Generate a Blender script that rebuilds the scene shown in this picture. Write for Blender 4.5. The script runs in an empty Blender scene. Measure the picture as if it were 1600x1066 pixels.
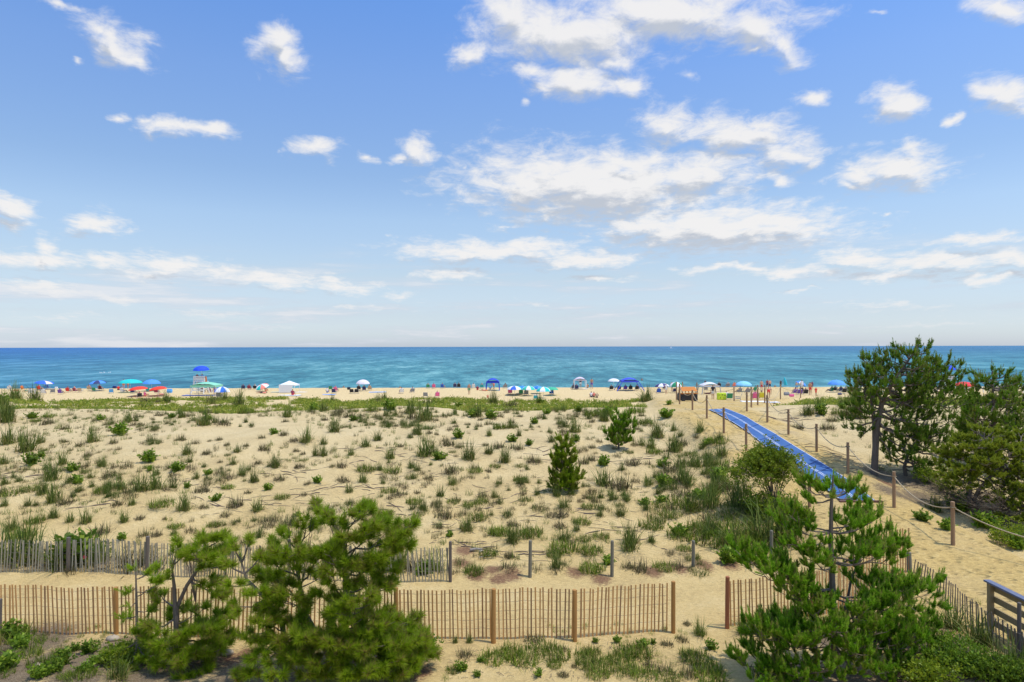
import bpy, math, random
import numpy as np
from mathutils import Vector, Matrix
S = bpy.context.scene
COL = S.collection
# ------------------------------------------------------------------ camera, world, sun, exposure
CAMZ = 7.0
F = 1066.7                      # focal length in pixels of the 1600 px wide photograph (24 mm)
PITCH = math.radians(0.47); ROLL = math.radians(0.12)
cd = bpy.data.cameras.new('camera'); cam = bpy.data.objects.new('camera', cd); COL.objects.link(cam)
cd.lens = 24; cd.sensor_width = 36; cd.clip_start = 0.1; cd.clip_end = 90000
RM = Matrix.Rotation(math.radians(90) + PITCH, 4, 'X') @ Matrix.Rotation(-ROLL, 4, 'Z')
cam.matrix_world = Matrix.Translation((0, 0, CAMZ)) @ RM
S.camera = cam
S.view_settings.view_transform = 'Standard'; S.view_settings.look = 'None'
S.cycles.max_bounces = 6; S.cycles.diffuse_bounces = 3; S.cycles.transmission_bounces = 4
S.view_settings.exposure = 0.0; S.view_settings.gamma = 1.0
SUN_EL = math.radians(70); SUN_AZ = math.radians(106)     # azimuth clockwise from +Y
sd = Vector((math.sin(SUN_AZ)*math.cos(SUN_EL), math.cos(SUN_AZ)*math.cos(SUN_EL), math.sin(SUN_EL)))
sl = bpy.data.lights.new('sun', 'SUN'); sl.energy = 3.3; sl.angle = math.radians(0.6); sl.color = (1, .955, .88)
sun = bpy.data.objects.new('sun', sl); COL.objects.link(sun)
sun.rotation_euler = sd.to_track_quat('Z', 'Y').to_euler(); sun.location = (0, 0, 50)

# clouds: centre px, py, half width, half height, tilt (deg), strength
CLOUDS = [
 (180,62,58,30,-32,1),(150,42,30,20,-20,.9),(208,92,34,20,-20,.9),(100,2,40,9,-15,.6),(112,95,14,10,0,.45),
 (430,62,36,34,-30,1),(450,92,32,28,-40,1),
 (268,194,58,15,-4,1),(180,182,20,9,-10,.8),(328,200,30,14,-8,1),(225,182,25,10,0,.8),
 (492,229,38,19,0,1),(440,239,20,7,0,.5),(650,236,24,22,0,1),(626,247,26,9,0,.8),(574,240,22,12,0,.6),(728,256,12,9,30,.55),
 (800,20,70,45,20,1),(728,84,36,20,20,.9),(900,50,140,48,0,1.1),(1050,20,180,44,0,1.1),(1180,38,80,38,-25,1),(1232,72,32,24,-20,.95),
 (905,128,80,26,-4,1),(845,112,34,20,0,1),(985,132,40,22,0,.8),(960,95,60,26,0,.75),(1078,117,22,14,0,.5),(820,158,14,10,0,.45),
 (1266,151,26,16,10,.9),(1405,162,42,30,-10,1),(1566,150,52,32,-18,1),(1495,187,15,9,0,.8),(1568,14,60,24,-5,.9),(1380,16,26,9,10,.5),(1175,76,18,9,0,.6),
 (1050,192,56,34,-15,.95),(1150,208,90,36,-6,1),(1240,236,66,28,0,.95),(1195,195,60,22,0,.9),
 (1398,266,92,32,6,1),(1432,238,44,28,-20,.8),(1332,290,36,14,0,.8),
 (930,292,176,52,-4,1.25),(820,290,62,34,0,1.1),(1070,272,120,32,6,1.1),(1215,283,28,20,-20,.8),(985,255,80,22,0,1),
 (1120,356,176,32,0,1.2),(1000,352,80,20,0,1),(1220,352,70,20,0,1),
 (770,390,132,16,0,1.1),(925,405,82,14,2,1.1),(703,428,50,14,0,.9),(610,370,16,6,0,.6),(1185,322,30,12,0,.4),(800,350,16,6,0,.5),(1384,338,14,5,0,.6),
 (18,322,40,20,-28,1.0),(8,345,44,12,-10,.8),(146,350,40,17,-6,1),(200,362,24,7,-4,.6),(73,381,27,15,0,1),
 (60,402,100,17,-3,.95),(165,408,60,15,-5,.8),(265,415,80,20,-5,.95),(350,424,60,14,-5,.75),(425,436,75,18,-5,.9),(520,446,80,14,-6,.8),(230,428,60,10,-4,.7),(70,447,100,16,-4,.8),(185,468,40,9,0,.8),(622,463,30,8,0,.8),
 (1350,402,90,17,0,.95),(1470,410,110,19,0,.95),(1590,406,80,18,0,.9),(1240,424,110,13,0,.8),(1390,432,110,13,0,.8),(1530,376,80,11,3,.9),(1550,435,90,9,0,.9),(1150,420,130,9,0,.7),(950,436,70,8,0,.7),
 (330,490,110,14,0,.55),(1400,480,130,9,0,.55),(560,478,80,10,0,.5),(90,495,120,12,0,.45),(1450,508,160,8,0,.45),(1250,455,80,6,0,.5),(420,510,90,8,0,.4),(840,470,60,5,0,.4)]
W = bpy.data.worlds.new('World'); S.world = W; W.use_nodes = True
nt = W.node_tree; nt.nodes.clear()
def N(tree, t, **k):
    n = tree.nodes.new(t)
    for a, b in k.items():
        if a.startswith('i_'): n.inputs[int(a[2:])].default_value = b
        else: setattr(n, a, b)
    return n
def M(tree, op, a, b=None, c=None, clamp=False):
    n = tree.nodes.new('ShaderNodeMath'); n.operation = op; n.use_clamp = clamp
    for i, v in enumerate((a, b, c)):
        if v is None: continue
        if isinstance(v, (int, float)): n.inputs[i].default_value = v
        else: tree.links.new(v, n.inputs[i])
    return n.outputs[0]
def MIX(tree, f, a, b, bt='MIX'):
    n = tree.nodes.new('ShaderNodeMix'); n.data_type = 'RGBA'; n.blend_type = bt
    for i, v in ((0, f), (6, a), (7, b)):
        if isinstance(v, (int, float)): n.inputs[i].default_value = v
        elif isinstance(v, (tuple, list)): n.inputs[i].default_value = (*v[:3], 1)
        else: tree.links.new(v, n.inputs[i])
    return n.outputs[2]
def RAMP(tree, f, stops, interp='LINEAR'):
    n = tree.nodes.new('ShaderNodeValToRGB'); n.color_ramp.interpolation = interp
    e = n.color_ramp.elements
    while len(e) < len(stops): e.new(0.5)
    for el, (p, c) in zip(e, stops):
        el.position = p; el.color = (*c, 1) if len(c) == 3 else c
    tree.links.new(f, n.inputs[0]); return n.outputs[0]
def SMOOTH(tree, v, lo, hi):
    n = tree.nodes.new('ShaderNodeMapRange'); n.interpolation_type = 'SMOOTHSTEP'
    tree.links.new(v, n.inputs[0]); n.inputs[1].default_value = lo; n.inputs[2].default_value = hi
    return n.outputs[0]
g = bpy.data.node_groups.new('cloud_field', 'ShaderNodeTree')
g.interface.new_socket('uv', in_out='INPUT', socket_type='NodeSocketVector')
g.interface.new_socket('density', in_out='OUTPUT', socket_type='NodeSocketFloat'); g.interface.new_socket('body', in_out='OUTPUT', socket_type='NodeSocketFloat')
gi = g.nodes.new('NodeGroupInput'); go = g.nodes.new('NodeGroupOutput')
gs = N(g, 'ShaderNodeSeparateXYZ'); g.links.new(gi.outputs[0], gs.inputs[0])
vv = M(g, 'ADD', gs.outputs[1], 0.16)
cx_ = N(g, 'ShaderNodeCombineXYZ'); g.links.new(M(g, 'DIVIDE', gs.outputs[0], vv), cx_.inputs[0]); g.links.new(M(g, 'DIVIDE', 1.0, vv), cx_.inputs[1])
nz = N(g, 'ShaderNodeTexNoise', noise_dimensions='2D'); nz.inputs['Scale'].default_value = 9.5; nz.inputs['Detail'].default_value = 9; nz.inputs['Roughness'].default_value = .66
nz.inputs['Distortion'].default_value = .25
g.links.new(cx_.outputs[0], nz.inputs['Vector'])
# domain warp so that the outlines billow
nw = N(g, 'ShaderNodeTexNoise', noise_dimensions='2D'); nw.inputs['Scale'].default_value = 15; nw.inputs['Detail'].default_value = 4
g.links.new(gi.outputs[0], nw.inputs['Vector'])
w1 = N(g, 'ShaderNodeVectorMath', operation='SUBTRACT'); g.links.new(nw.outputs['Color'], w1.inputs[0]); w1.inputs[1].default_value = (.5, .5, .5)
w2 = N(g, 'ShaderNodeVectorMath', operation='MULTIPLY'); g.links.new(w1.outputs[0], w2.inputs[0]); w2.inputs[1].default_value = (.060, .034, 0)
w3 = N(g, 'ShaderNodeVectorMath', operation='ADD'); g.links.new(w2.outputs[0], w3.inputs[0]); g.links.new(gi.outputs[0], w3.inputs[1])
acc = None
for (px, py, rx, ry, rot, st) in CLOUDS:
    mp = N(g, 'ShaderNodeMapping', vector_type='TEXTURE')
    mp.inputs['Location'].default_value = ((px-800)/F, (541.7-py)/F, 0)
    mp.inputs['Rotation'].default_value = (0, 0, math.radians(rot))
    k = 1.19
    mp.inputs['Scale'].default_value = (rx*k/F, ry*k/F, 1)
    if acc is None: g.links.new(w3.outputs[0], mp.inputs[0])
    else:                                  # keeps the lobes in a chain (short shader stack); the factor is nil
        ch_ = N(g, 'ShaderNodeVectorMath', operation='MULTIPLY_ADD'); g.links.new(acc, ch_.inputs[0]); ch_.inputs[1].default_value = (1e-7, 1e-7, 0); g.links.new(w3.outputs[0], ch_.inputs[2]); g.links.new(ch_.outputs[0], mp.inputs[0])
    ln = N(g, 'ShaderNodeVectorMath', operation='LENGTH'); g.links.new(mp.outputs[0], ln.inputs[0])
    d = M(g, 'SUBTRACT', st, ln.outputs['Value'])
    acc = d if acc is None else M(g, 'SMOOTH_MAX', acc, d, 0.08)
nn = M(g, 'MULTIPLY', M(g, 'SUBTRACT', nz.outputs[0], 0.47), 1.75)
floor_ = M(g, 'SUBTRACT', -.20, M(g, 'MULTIPLY', SMOOTH(g, gs.outputs[1], .05, .16), 1.0))      # thin scattered streaks low over the sea
tot = M(g, 'ADD', M(g, 'MAXIMUM', acc, floor_), nn)
g.links.new(tot, go.inputs[0]); g.links.new(acc, go.inputs[1])
tc = N(nt, 'ShaderNodeTexCoord'); sx = N(nt, 'ShaderNodeSeparateXYZ'); nt.links.new(tc.outputs['Generated'], sx.inputs[0])
yy = M(nt, 'MAXIMUM', sx.outputs[1], 0.02)
uu = M(nt, 'DIVIDE', sx.outputs[0], yy); ww = M(nt, 'DIVIDE', M(nt, 'MAXIMUM', sx.outputs[2], 0.0), yy)
def field(du, dv):
    c = N(nt, 'ShaderNodeCombineXYZ'); nt.links.new(M(nt, 'ADD', uu, du), c.inputs[0]); nt.links.new(M(nt, 'ADD', ww, dv), c.inputs[1])
    q = nt.nodes.new('ShaderNodeGroup'); q.node_tree = g; nt.links.new(c.outputs[0], q.inputs[0]); return q.outputs[0], q.outputs[1]
D0, B0 = field(0, 0); D1, B1 = field(.006, .020)
sky = N(nt, 'ShaderNodeTexSky', sky_type='NISHITA', sun_disc=False)
sky.sun_elevation = SUN_EL; sky.sun_rotation = SUN_AZ; sky.air_density = 1.0; sky.dust_density = .6; sky.ozone_density = 2.0
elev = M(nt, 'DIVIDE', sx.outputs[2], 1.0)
tint = RAMP(nt, M(nt, 'MULTIPLY', M(nt, 'MAXIMUM', elev, 0.0), 1.7), SKYTINT := [(0.0, (1.32, 1.52, 2.15)), (0.0255, (1.28, 1.45, 1.95)), (0.0765, (1.28, 1.32, 1.62)), (0.17, (1.52, 1.42, 1.45)), (0.306, (1.66, 1.62, 1.63)), (0.408, (1.5, 1.57, 1.68)), (0.612, (1.43, 1.66, 2.0)), (0.765, (1.22, 1.65, 2.2)), (1.0, (2.5, 2.6, 2.8))])  # last stop: overhead sky, out of view, brightened to add ambient fill
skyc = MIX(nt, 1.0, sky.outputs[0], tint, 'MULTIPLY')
front = SMOOTH(nt, sx.outputs[1], 0.05, 0.25)
# thin hazy cloud bank low over the sea
hc = N(nt, 'ShaderNodeCombineXYZ'); nt.links.new(M(nt, 'MULTIPLY', sx.outputs[0], 5.0), hc.inputs[0]); nt.links.new(M(nt, 'MULTIPLY', sx.outputs[1], 2.0), hc.inputs[1]); nt.links.new(M(nt, 'MULTIPLY', sx.outputs[2], 46.0), hc.inputs[2])
hn = N(nt, 'ShaderNodeTexNoise'); hn.inputs['Scale'].default_value = 1.0; hn.inputs['Detail'].default_value = 6; hn.inputs['Roughness'].default_value = .6; nt.links.new(hc.outputs[0], hn.inputs['Vector'])
hb = M(nt, 'MULTIPLY', SMOOTH(nt, hn.outputs[0], .46, .66), M(nt, 'SUBTRACT', 1.0, SMOOTH(nt, sx.outputs[2], .05, .17)))
hcol = MIX(nt, SMOOTH(nt, hn.outputs[0], .52, .68), (6.3, 6.9, 7.9), (8.2, 8.3, 8.7))
skyc = MIX(nt, M(nt, 'MULTIPLY', hb, .75), skyc, hcol)
alpha = M(nt, 'MULTIPLY', SMOOTH(nt, D0, -.12, .95), M(nt, 'MULTIPLY', front, M(nt, 'SUBTRACT', 1.0, SMOOTH(nt, ww, .56, .70))))
lowf = SMOOTH(nt, sx.outputs[2], 0.0, 0.10)
alpha = M(nt, 'MULTIPLY', alpha, M(nt, 'MULTIPLY_ADD', lowf, .45, .50))
under = M(nt, 'SUBTRACT', B1, B0)                     # > 0 on the underside of a cloud
bill = M(nt, 'SUBTRACT', M(nt, 'SUBTRACT', D1, B1), M(nt, 'SUBTRACT', D0, B0))
shade = SMOOTH(nt, M(nt, 'SUBTRACT', M(nt, 'MULTIPLY', D0, -.32), M(nt, 'ADD', M(nt, 'MULTIPLY', under, 1.7), M(nt, 'MULTIPLY', bill, .85))), -.78, .02)
ccol = MIX(nt, lowf, MIX(nt, shade, (6.3, 6.7, 7.6), (8.3, 8.4, 8.6)), MIX(nt, shade, (5.5, 5.9, 6.6), (9.25, 9.1, 9.0)))
fin = MIX(nt, alpha, skyc, ccol)
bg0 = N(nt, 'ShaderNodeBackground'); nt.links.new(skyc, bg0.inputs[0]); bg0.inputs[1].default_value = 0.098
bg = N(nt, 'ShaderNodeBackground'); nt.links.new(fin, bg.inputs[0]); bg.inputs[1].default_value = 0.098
# clouds stand only over the sea side of the sky: elsewhere the plain sky is used
inreg = M(nt, 'MULTIPLY', M(nt, 'GREATER_THAN', sx.outputs[1], .05), M(nt, 'MULTIPLY', M(nt, 'GREATER_THAN', sx.outputs[2], 0.0), M(nt, 'LESS_THAN', ww, .72)))
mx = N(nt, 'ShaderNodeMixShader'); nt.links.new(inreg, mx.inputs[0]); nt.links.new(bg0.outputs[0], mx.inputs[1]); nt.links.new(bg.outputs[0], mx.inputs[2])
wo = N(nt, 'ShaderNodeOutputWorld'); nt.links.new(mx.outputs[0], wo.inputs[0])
W.cycles.sampling_method = 'MANUAL'; W.cycles.sample_map_resolution = 512

# ------------------------------------------------------------------ helpers
rnd = random.Random(7); R0 = np.random.default_rng(11)
def ray(px, py):
    d = RM.to_3x3() @ Vector(((px-800)/F, (533-py)/F, -1)); return d / d.y
def W3(px, py, Y):                                     # point of the pixel ray on the plane y = Y
    d = ray(px, py); return Vector((d.x*Y, Y, CAMZ + d.z*Y))
def frac(a): return a - np.floor(a)
def _h(ix, iy, s): return frac(np.sin(ix*127.1 + iy*311.7 + s*74.7)*43758.5453)
def vn(x, y, s=0):
    x = np.asarray(x, float); y = np.asarray(y, float)
    ix = np.floor(x); iy = np.floor(y); fx = x-ix; fy = y-iy
    fx = fx*fx*(3-2*fx); fy = fy*fy*(3-2*fy)
    a = _h(ix, iy, s); b = _h(ix+1, iy, s); c = _h(ix, iy+1, s); d = _h(ix+1, iy+1, s)
    return (a*(1-fx)+b*fx)*(1-fy) + (c*(1-fx)+d*fx)*fy
def sst(x, a, b):
    t = np.clip((np.asarray(x, float)-a)/(b-a), 0, 1); return t*t*(3-2*t)
PD = np.array([(-400,7.2),(8,7.1),(14,7.05),(17,7.0),(21,6.85),(24,6.45),(28,5.95),(32,5.4),(36,4.85),(40,4.4),(44,4.2),(46,4.22),(50,4.8),(60,5.55),(70,5.95),(85,6.45),(95,6.8),(105,7),(116,7.0),(119,7.1),(126,8.3),(150,9.5),(300,14),(2000,20)])
PP = np.array([(-400,6.9),(8,6.75),(15,6.5),(20,6.1),(25,5.85),(29,5.35),(31.5,4.95),(34.7,4.5),(38.5,4.15),(43,4.03),(46,4.12),(51,4.5),(66,5.25),(85,6.15),(100,6.9),(105,7),(116,7.0),(119,7.1),(126,8.3),(150,9.5),(300,14),(2000,20)])
def sm(P, y):
    return sum(np.interp(y+o, P[:,0], P[:,1])*w for o, w in ((-1.6,.15),(-.8,.2),(0,.3),(.8,.2),(1.6,.15)))
def pathw(x, y):
    c = 12.5 + np.maximum(y-45, 0)*.36; hw = 2.0 + np.maximum(y-45, 0)*.17 + sst(20-y, 0, 5)*1.6
    return 1 - sst(np.abs(x-c), hw, hw+1.8)
def H(x, y):
    x = np.asarray(x, float); y = np.asarray(y, float)
    w = pathw(x, y)
    n = (vn(x/9, y/7, 1)-.5)*.55*sst(y, 22, 30)*(1-sst(y, 95, 110))
    n = n + (vn(x/2.6, y/2.2, 2)-.5)*.26*sst(y, 19, 24)*(1-.75*sst(y, 85, 105)) + (vn(x/.9, y/.8, 3)-.5)*.07 + (vn(x/.35, y/.3, 4)-.5)*.022
    d = sm(PD, y) - n - .22*sst(x, 16, 20)*sst(y, 30, 40)*(1-sst(y, 60, 80))
    p = sm(PP, y) - (vn(x/1.2, y/1.2, 5)-.5)*.05 - (vn(x/.4, y/.35, 6)-.5)*.035
    return CAMZ - (d*(1-w) + p*w)
_T = np.concatenate([np.arange(9, 60, .12), np.arange(60, 170, .3)])
def G(px, py):                                         # where the pixel ray meets the ground
    d = ray(px, py); x = d.x*_T; z = CAMZ + d.z*_T; h = H(x, _T)
    k = np.nonzero(z < h)[0]
    if len(k) == 0: Y = 117.0
    elif k[0] == 0: Y = 9.0
    else:
        i = k[0]; a = z[i-1]-h[i-1]; b = h[i]-z[i]; Y = _T[i-1] + (_T[i]-_T[i-1])*a/(a+b+1e-9)
    X = d.x*Y; return Vector((X, Y, float(H(X, Y))))
def mesh_np(name, V, tris=None, quads=None, tint=None, midx=None, smooth=False):
    me = bpy.data.meshes.new(name); V = np.asarray(V, np.float32).reshape(-1, 3)
    nt_ = 0 if tris is None else len(tris); nq = 0 if quads is None else len(quads)
    loops = []; 
    if nt_: loops.append(np.asarray(tris, np.int32).ravel())
    if nq: loops.append(np.asarray(quads, np.int32).ravel())
    L = np.concatenate(loops)
    st = np.concatenate([np.arange(nt_)*3, nt_*3 + np.arange(nq)*4]).astype(np.int32)
    me.vertices.add(len(V)); me.vertices.foreach_set('co', V.ravel())
    me.loops.add(len(L)); me.loops.foreach_set('vertex_index', L)
    me.polygons.add(nt_+nq); me.polygons.foreach_set('loop_start', st)
    if midx is not None: me.polygons.foreach_set('material_index', np.asarray(midx, np.int32))
    me.polygons.foreach_set('use_smooth', np.full(nt_+nq, smooth))
    if tint is not None:
        a = me.attributes.new('tint', 'FLOAT', 'POINT'); a.data.foreach_set('value', np.asarray(tint, np.float32))
    me.update(calc_edges=True); me.validate(); return me
def tag(o, label=None, cat=None, group=None, kind=None):
    if label: o['label'] = label
    if cat: o['category'] = cat
    if group: o['group'] = group
    if kind: o['kind'] = kind
    return o
def link(name, me, mats, parent=None, loc=(0,0,0)):
    if not isinstance(mats, (list, tuple)): mats = [mats]
    if len(me.materials) == 0:
        for m in mats: me.materials.append(m)
    o = bpy.data.objects.new(name, me); COL.objects.link(o); o.location = loc
    if parent: o.parent = parent
    return o
def thing(name, label, cat, loc=(0,0,0), rz=0, group=None):
    o = bpy.data.objects.new(name, None); COL.objects.link(o); o.empty_display_size = .3
    o.location = loc; o.rotation_euler = (0, 0, rz); return tag(o, label, cat, group)
def copy_tree(o, parent=None):
    c = o.copy(); COL.objects.link(c)
    if parent: c.parent = parent
    for ch in list(o.children): copy_tree(ch, c)
    return c
class MB:                                              # collects simple shapes into one mesh
    def __init__(s): s.v = []; s.f = []; s.m = []; s.cur = 0
    def add(s, vs, fs):
        b = len(s.v); s.v += [tuple(v) for v in vs]
        for f in fs: s.f.append([b+i for i in f]); s.m.append(s.cur)
    def box(s, c, sz, rot=None):
        c = Vector(c); vs = []
        for x in (-.5, .5):
            for y in (-.5, .5):
                for z in (-.5, .5):
                    p = Vector((x*sz[0], y*sz[1], z*sz[2]))
                    if rot is not None: p = rot @ p
                    vs.append(c+p)
        s.add(vs, [(0,1,3,2),(4,6,7,5),(0,4,5,1),(2,3,7,6),(0,2,6,4),(1,5,7,3)])
    def bar(s, a, b, w, h, up=(0,0,1)):                # beam with rectangular section from a to b
        a = Vector(a); b = Vector(b); d = b-a; L = d.length
        y = d.normalized(); u = Vector(up)
        if abs(y.dot(u)) > .98: u = Vector((1,0,0))
        x = y.cross(u).normalized(); z = x.cross(y)
        s.box((a+b)/2, (w, L, h), Matrix((x, y, z)).transposed())
    def tube(s, pts, r, n=7, cap=True):
        pts = [Vector(p) for p in pts]; k = len(pts)
        rs = r if isinstance(r, (list, tuple)) else [r]*k
        vs = []; fs = []
        ref = Vector((.21, .37, .9)).normalized()
        for i, p in enumerate(pts):
            t = (pts[min(i+1, k-1)]-pts[max(i-1, 0)]).normalized()
            a = t.cross(ref)
            if a.length < .1: a = t.cross(Vector((1,0,0)))
            a.normalize(); b = t.cross(a)
            for j in range(n):
                q = 2*math.pi*j/n; vs.append(p + (a*math.cos(q)+b*math.sin(q))*rs[i])
        for i in range(k-1):
            for j in range(n): fs.append((i*n+j, i*n+(j+1)%n, (i+1)*n+(j+1)%n, (i+1)*n+j))
        if cap: fs.append(tuple(range(n-1, -1, -1))); fs.append(tuple((k-1)*n+j for j in range(n)))
        s.add(vs, fs)
    def build(s, name, mats, parent=None, loc=(0,0,0), smooth=False, origin=None):
        me = bpy.data.meshes.new(name)
        vs = s.v if origin is None else [(v[0]-origin[0], v[1]-origin[1], v[2]-origin[2]) for v in s.v]
        me.from_pydata(vs, [], s.f); me.polygons.foreach_set('material_index', s.m)
        if smooth: me.polygons.foreach_set('use_smooth', [True]*len(s.f))
        me.update()
        return link(name, me, mats, parent, origin if origin is not None else loc)

# ------------------------------------------------------------------ materials
def newmat(name):
    m = bpy.data.materials.new(name); m.use_nodes = True; t = m.node_tree; t.nodes.clear()
    o = t.nodes.new('ShaderNodeOutputMaterial'); p = t.nodes.new('ShaderNodeBsdfPrincipled')
    t.links.new(p.outputs[0], o.inputs[0]); return m, t, p, o
def noise(t, scale, detail=4, vec=None, rough=.55, dim='3D'):
    n = N(t, 'ShaderNodeTexNoise', noise_dimensions=dim); n.inputs['Scale'].default_value = scale; n.inputs['Detail'].default_value = detail; n.inputs['Roughness'].default_value = rough
    if vec is not None: t.links.new(vec, n.inputs['Vector'])
    return n.outputs[0]
def bump(t, p, h, dist, st=1.0):
    b = N(t, 'ShaderNodeBump'); b.inputs['Distance'].default_value = dist; b.inputs['Strength'].default_value = st
    t.links.new(h, b.inputs['Height']); t.links.new(b.outputs[0], p.inputs['Normal']); return b
def plain(name, c, rough=.7, var=.18, scale=6, metallic=0, stretch=(1,1,1)):
    m, t, p, o = newmat(name); p.inputs['Roughness'].default_value = rough; p.inputs['Metallic'].default_value = metallic
    tc = N(t, 'ShaderNodeTexCoord'); mp = N(t, 'ShaderNodeMapping'); mp.inputs['Scale'].default_value = stretch; t.links.new(tc.outputs['Object'], mp.inputs[0])
    n = noise(t, scale, 5, mp.outputs[0])
    a = tuple(v*(1-var) for v in c); b = tuple(min(1, v*(1+var)) for v in c)
    t.links.new(RAMP(t, n, [(.3, a), (.7, b)]), p.inputs['Base Color'])
    bump(t, p, n, .01, .4); return m
def foliage(name, stops, trans=.3, rough=.6, ovar=.3):
    m, t, p, o = newmat(name); p.inputs['Roughness'].default_value = rough; p.inputs['Specular IOR Level'].default_value = .3
    at = N(t, 'ShaderNodeAttribute', attribute_name='tint'); oi = N(t, 'ShaderNodeObjectInfo')
    c = RAMP(t, at.outputs['Fac'], stops)
    br = M(t, 'MULTIPLY_ADD', oi.outputs['Random'], ovar*2, 1-ovar)
    c = MIX(t, 1.0, c, br, 'MULTIPLY')
    t.links.new(c, p.inputs['Base Color'])
    if trans > 0:
        tr = N(t, 'ShaderNodeBsdfTranslucent'); t.links.new(c, tr.inputs[0]); ms = N(t, 'ShaderNodeMixShader'); ms.inputs[0].default_value = trans
        t.links.new(p.outputs[0], ms.inputs[1]); t.links.new(tr.outputs[0], ms.inputs[2]); t.links.new(ms.outputs[0], o.inputs[0])
    return m
def wood(name, c1, c2, scale=3.0, rough=.8):
    m, t, p, o = newmat(name); p.inputs['Roughness'].default_value = rough
    tc = N(t, 'ShaderNodeTexCoord'); mp = N(t, 'ShaderNodeMapping'); mp.inputs['Scale'].default_value = (14, 14, 1.2); t.links.new(tc.outputs['Object'], mp.inputs[0])
    n = noise(t, scale, 6, mp.outputs[0], .65); n2 = noise(t, .9, 3, tc.outputs['Object'])
    at = N(t, 'ShaderNodeAttribute', attribute_name='tint')
    f = M(t, 'ADD', M(t, 'MULTIPLY', n, .6), M(t, 'ADD', M(t, 'MULTIPLY', n2, .3), M(t, 'MULTIPLY', at.outputs['Fac'], .75)))
    t.links.new(RAMP(t, f, [(.25, c1), (.95, c2)]), p.inputs['Base Color']); bump(t, p, n, .006, .6); return m
_fab = {}
def fabric(c, rough=.75):
    k = tuple(round(v, 3) for v in c)
    if k not in _fab: _fab[k] = plain('fabric_%d' % len(_fab), c, rough, .08, 9)
    return _fab[k]
m_cedar = wood('cedar_slat', (.17, .095, .05), (.60, .31, .10))
m_grey = wood('weathered_slat', (.13, .12, .08), (.34, .31, .22))
m_dgrey = wood('dark_weathered_slat', (.09, .075, .06), (.21, .17, .13))
m_post = wood('new_post', (.36, .17, .04), (.55, .29, .09))
m_postred = wood('reddish_post', (.30, .10, .04), (.44, .17, .07))
m_ropepost = wood('rope_post_wood', (.26, .15, .075), (.48, .31, .17))
m_railwood = wood('rail_wood', (.24, .17, .07), (.46, .34, .17))
m_railcap = plain('rail_cap_grey', (.13, .15, .22), .6, .2, 8)
m_wire = plain('wire', (.18, .15, .13), .6)
m_rope = plain('rope', (.42, .33, .20), .9, .25, 40)
m_bark = wood('bark', (.10, .075, .055), (.26, .21, .16), 2.2)
m_twig = wood('dry_twig', (.10, .07, .05), (.24, .18, .13))
m_white = plain('white_paint', (.80, .80, .77), .5, .04)
m_metal = plain('grey_metal', (.35, .36, .38), .4, .1)
m_black = plain('black_plastic', (.02, .02, .022), .5, .3)
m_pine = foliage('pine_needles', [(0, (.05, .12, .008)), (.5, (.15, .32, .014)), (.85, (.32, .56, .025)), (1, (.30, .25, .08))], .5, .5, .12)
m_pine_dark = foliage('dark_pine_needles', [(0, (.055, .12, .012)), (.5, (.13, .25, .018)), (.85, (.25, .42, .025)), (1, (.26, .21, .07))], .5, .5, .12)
m_leaf = foliage('bayberry_leaves', [(0, (.10, .17, .012)), (.5, (.22, .30, .018)), (1, (.38, .43, .03))], .4, .5, .15)
m_cedarleaf = foliage('juniper_foliage', [(0, (.085, .135, .012)), (.5, (.19, .25, .018)), (1, (.34, .38, .028))], .4, .5, .15)
m_beachgrass = foliage('beachgrass_blades', [(0, (.055, .09, .014)), (.5, (.13, .185, .028)), (.8, (.23, .26, .05)), (1, (.38, .28, .11))], .35, .6, .2)
m_drygrass = foliage('dry_grass', [(0, (.075, .06, .028)), (.5, (.16, .13, .055)), (.75, (.15, .185, .035)), (1, (.31, .24, .11))], .2, .7, .2)
m_mound = foliage('mound_grass', [(0, (.06, .095, .010)), (.5, (.13, .195, .016)), (.85, (.25, .32, .025)), (1, (.28, .19, .07))], .35, .6, .2)
m_green = foliage('leafy_green', [(0, (.08, .15, .012)), (.6, (.18, .29, .02)), (1, (.33, .42, .035))], .4, .6, .2)
m_band = foliage('ground_cover_leaves', [(0, (.10, .16, .02)), (.4, (.22, .30, .03)), (.75, (.42, .44, .05)), (1, (.52, .42, .13))], .4)
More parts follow.
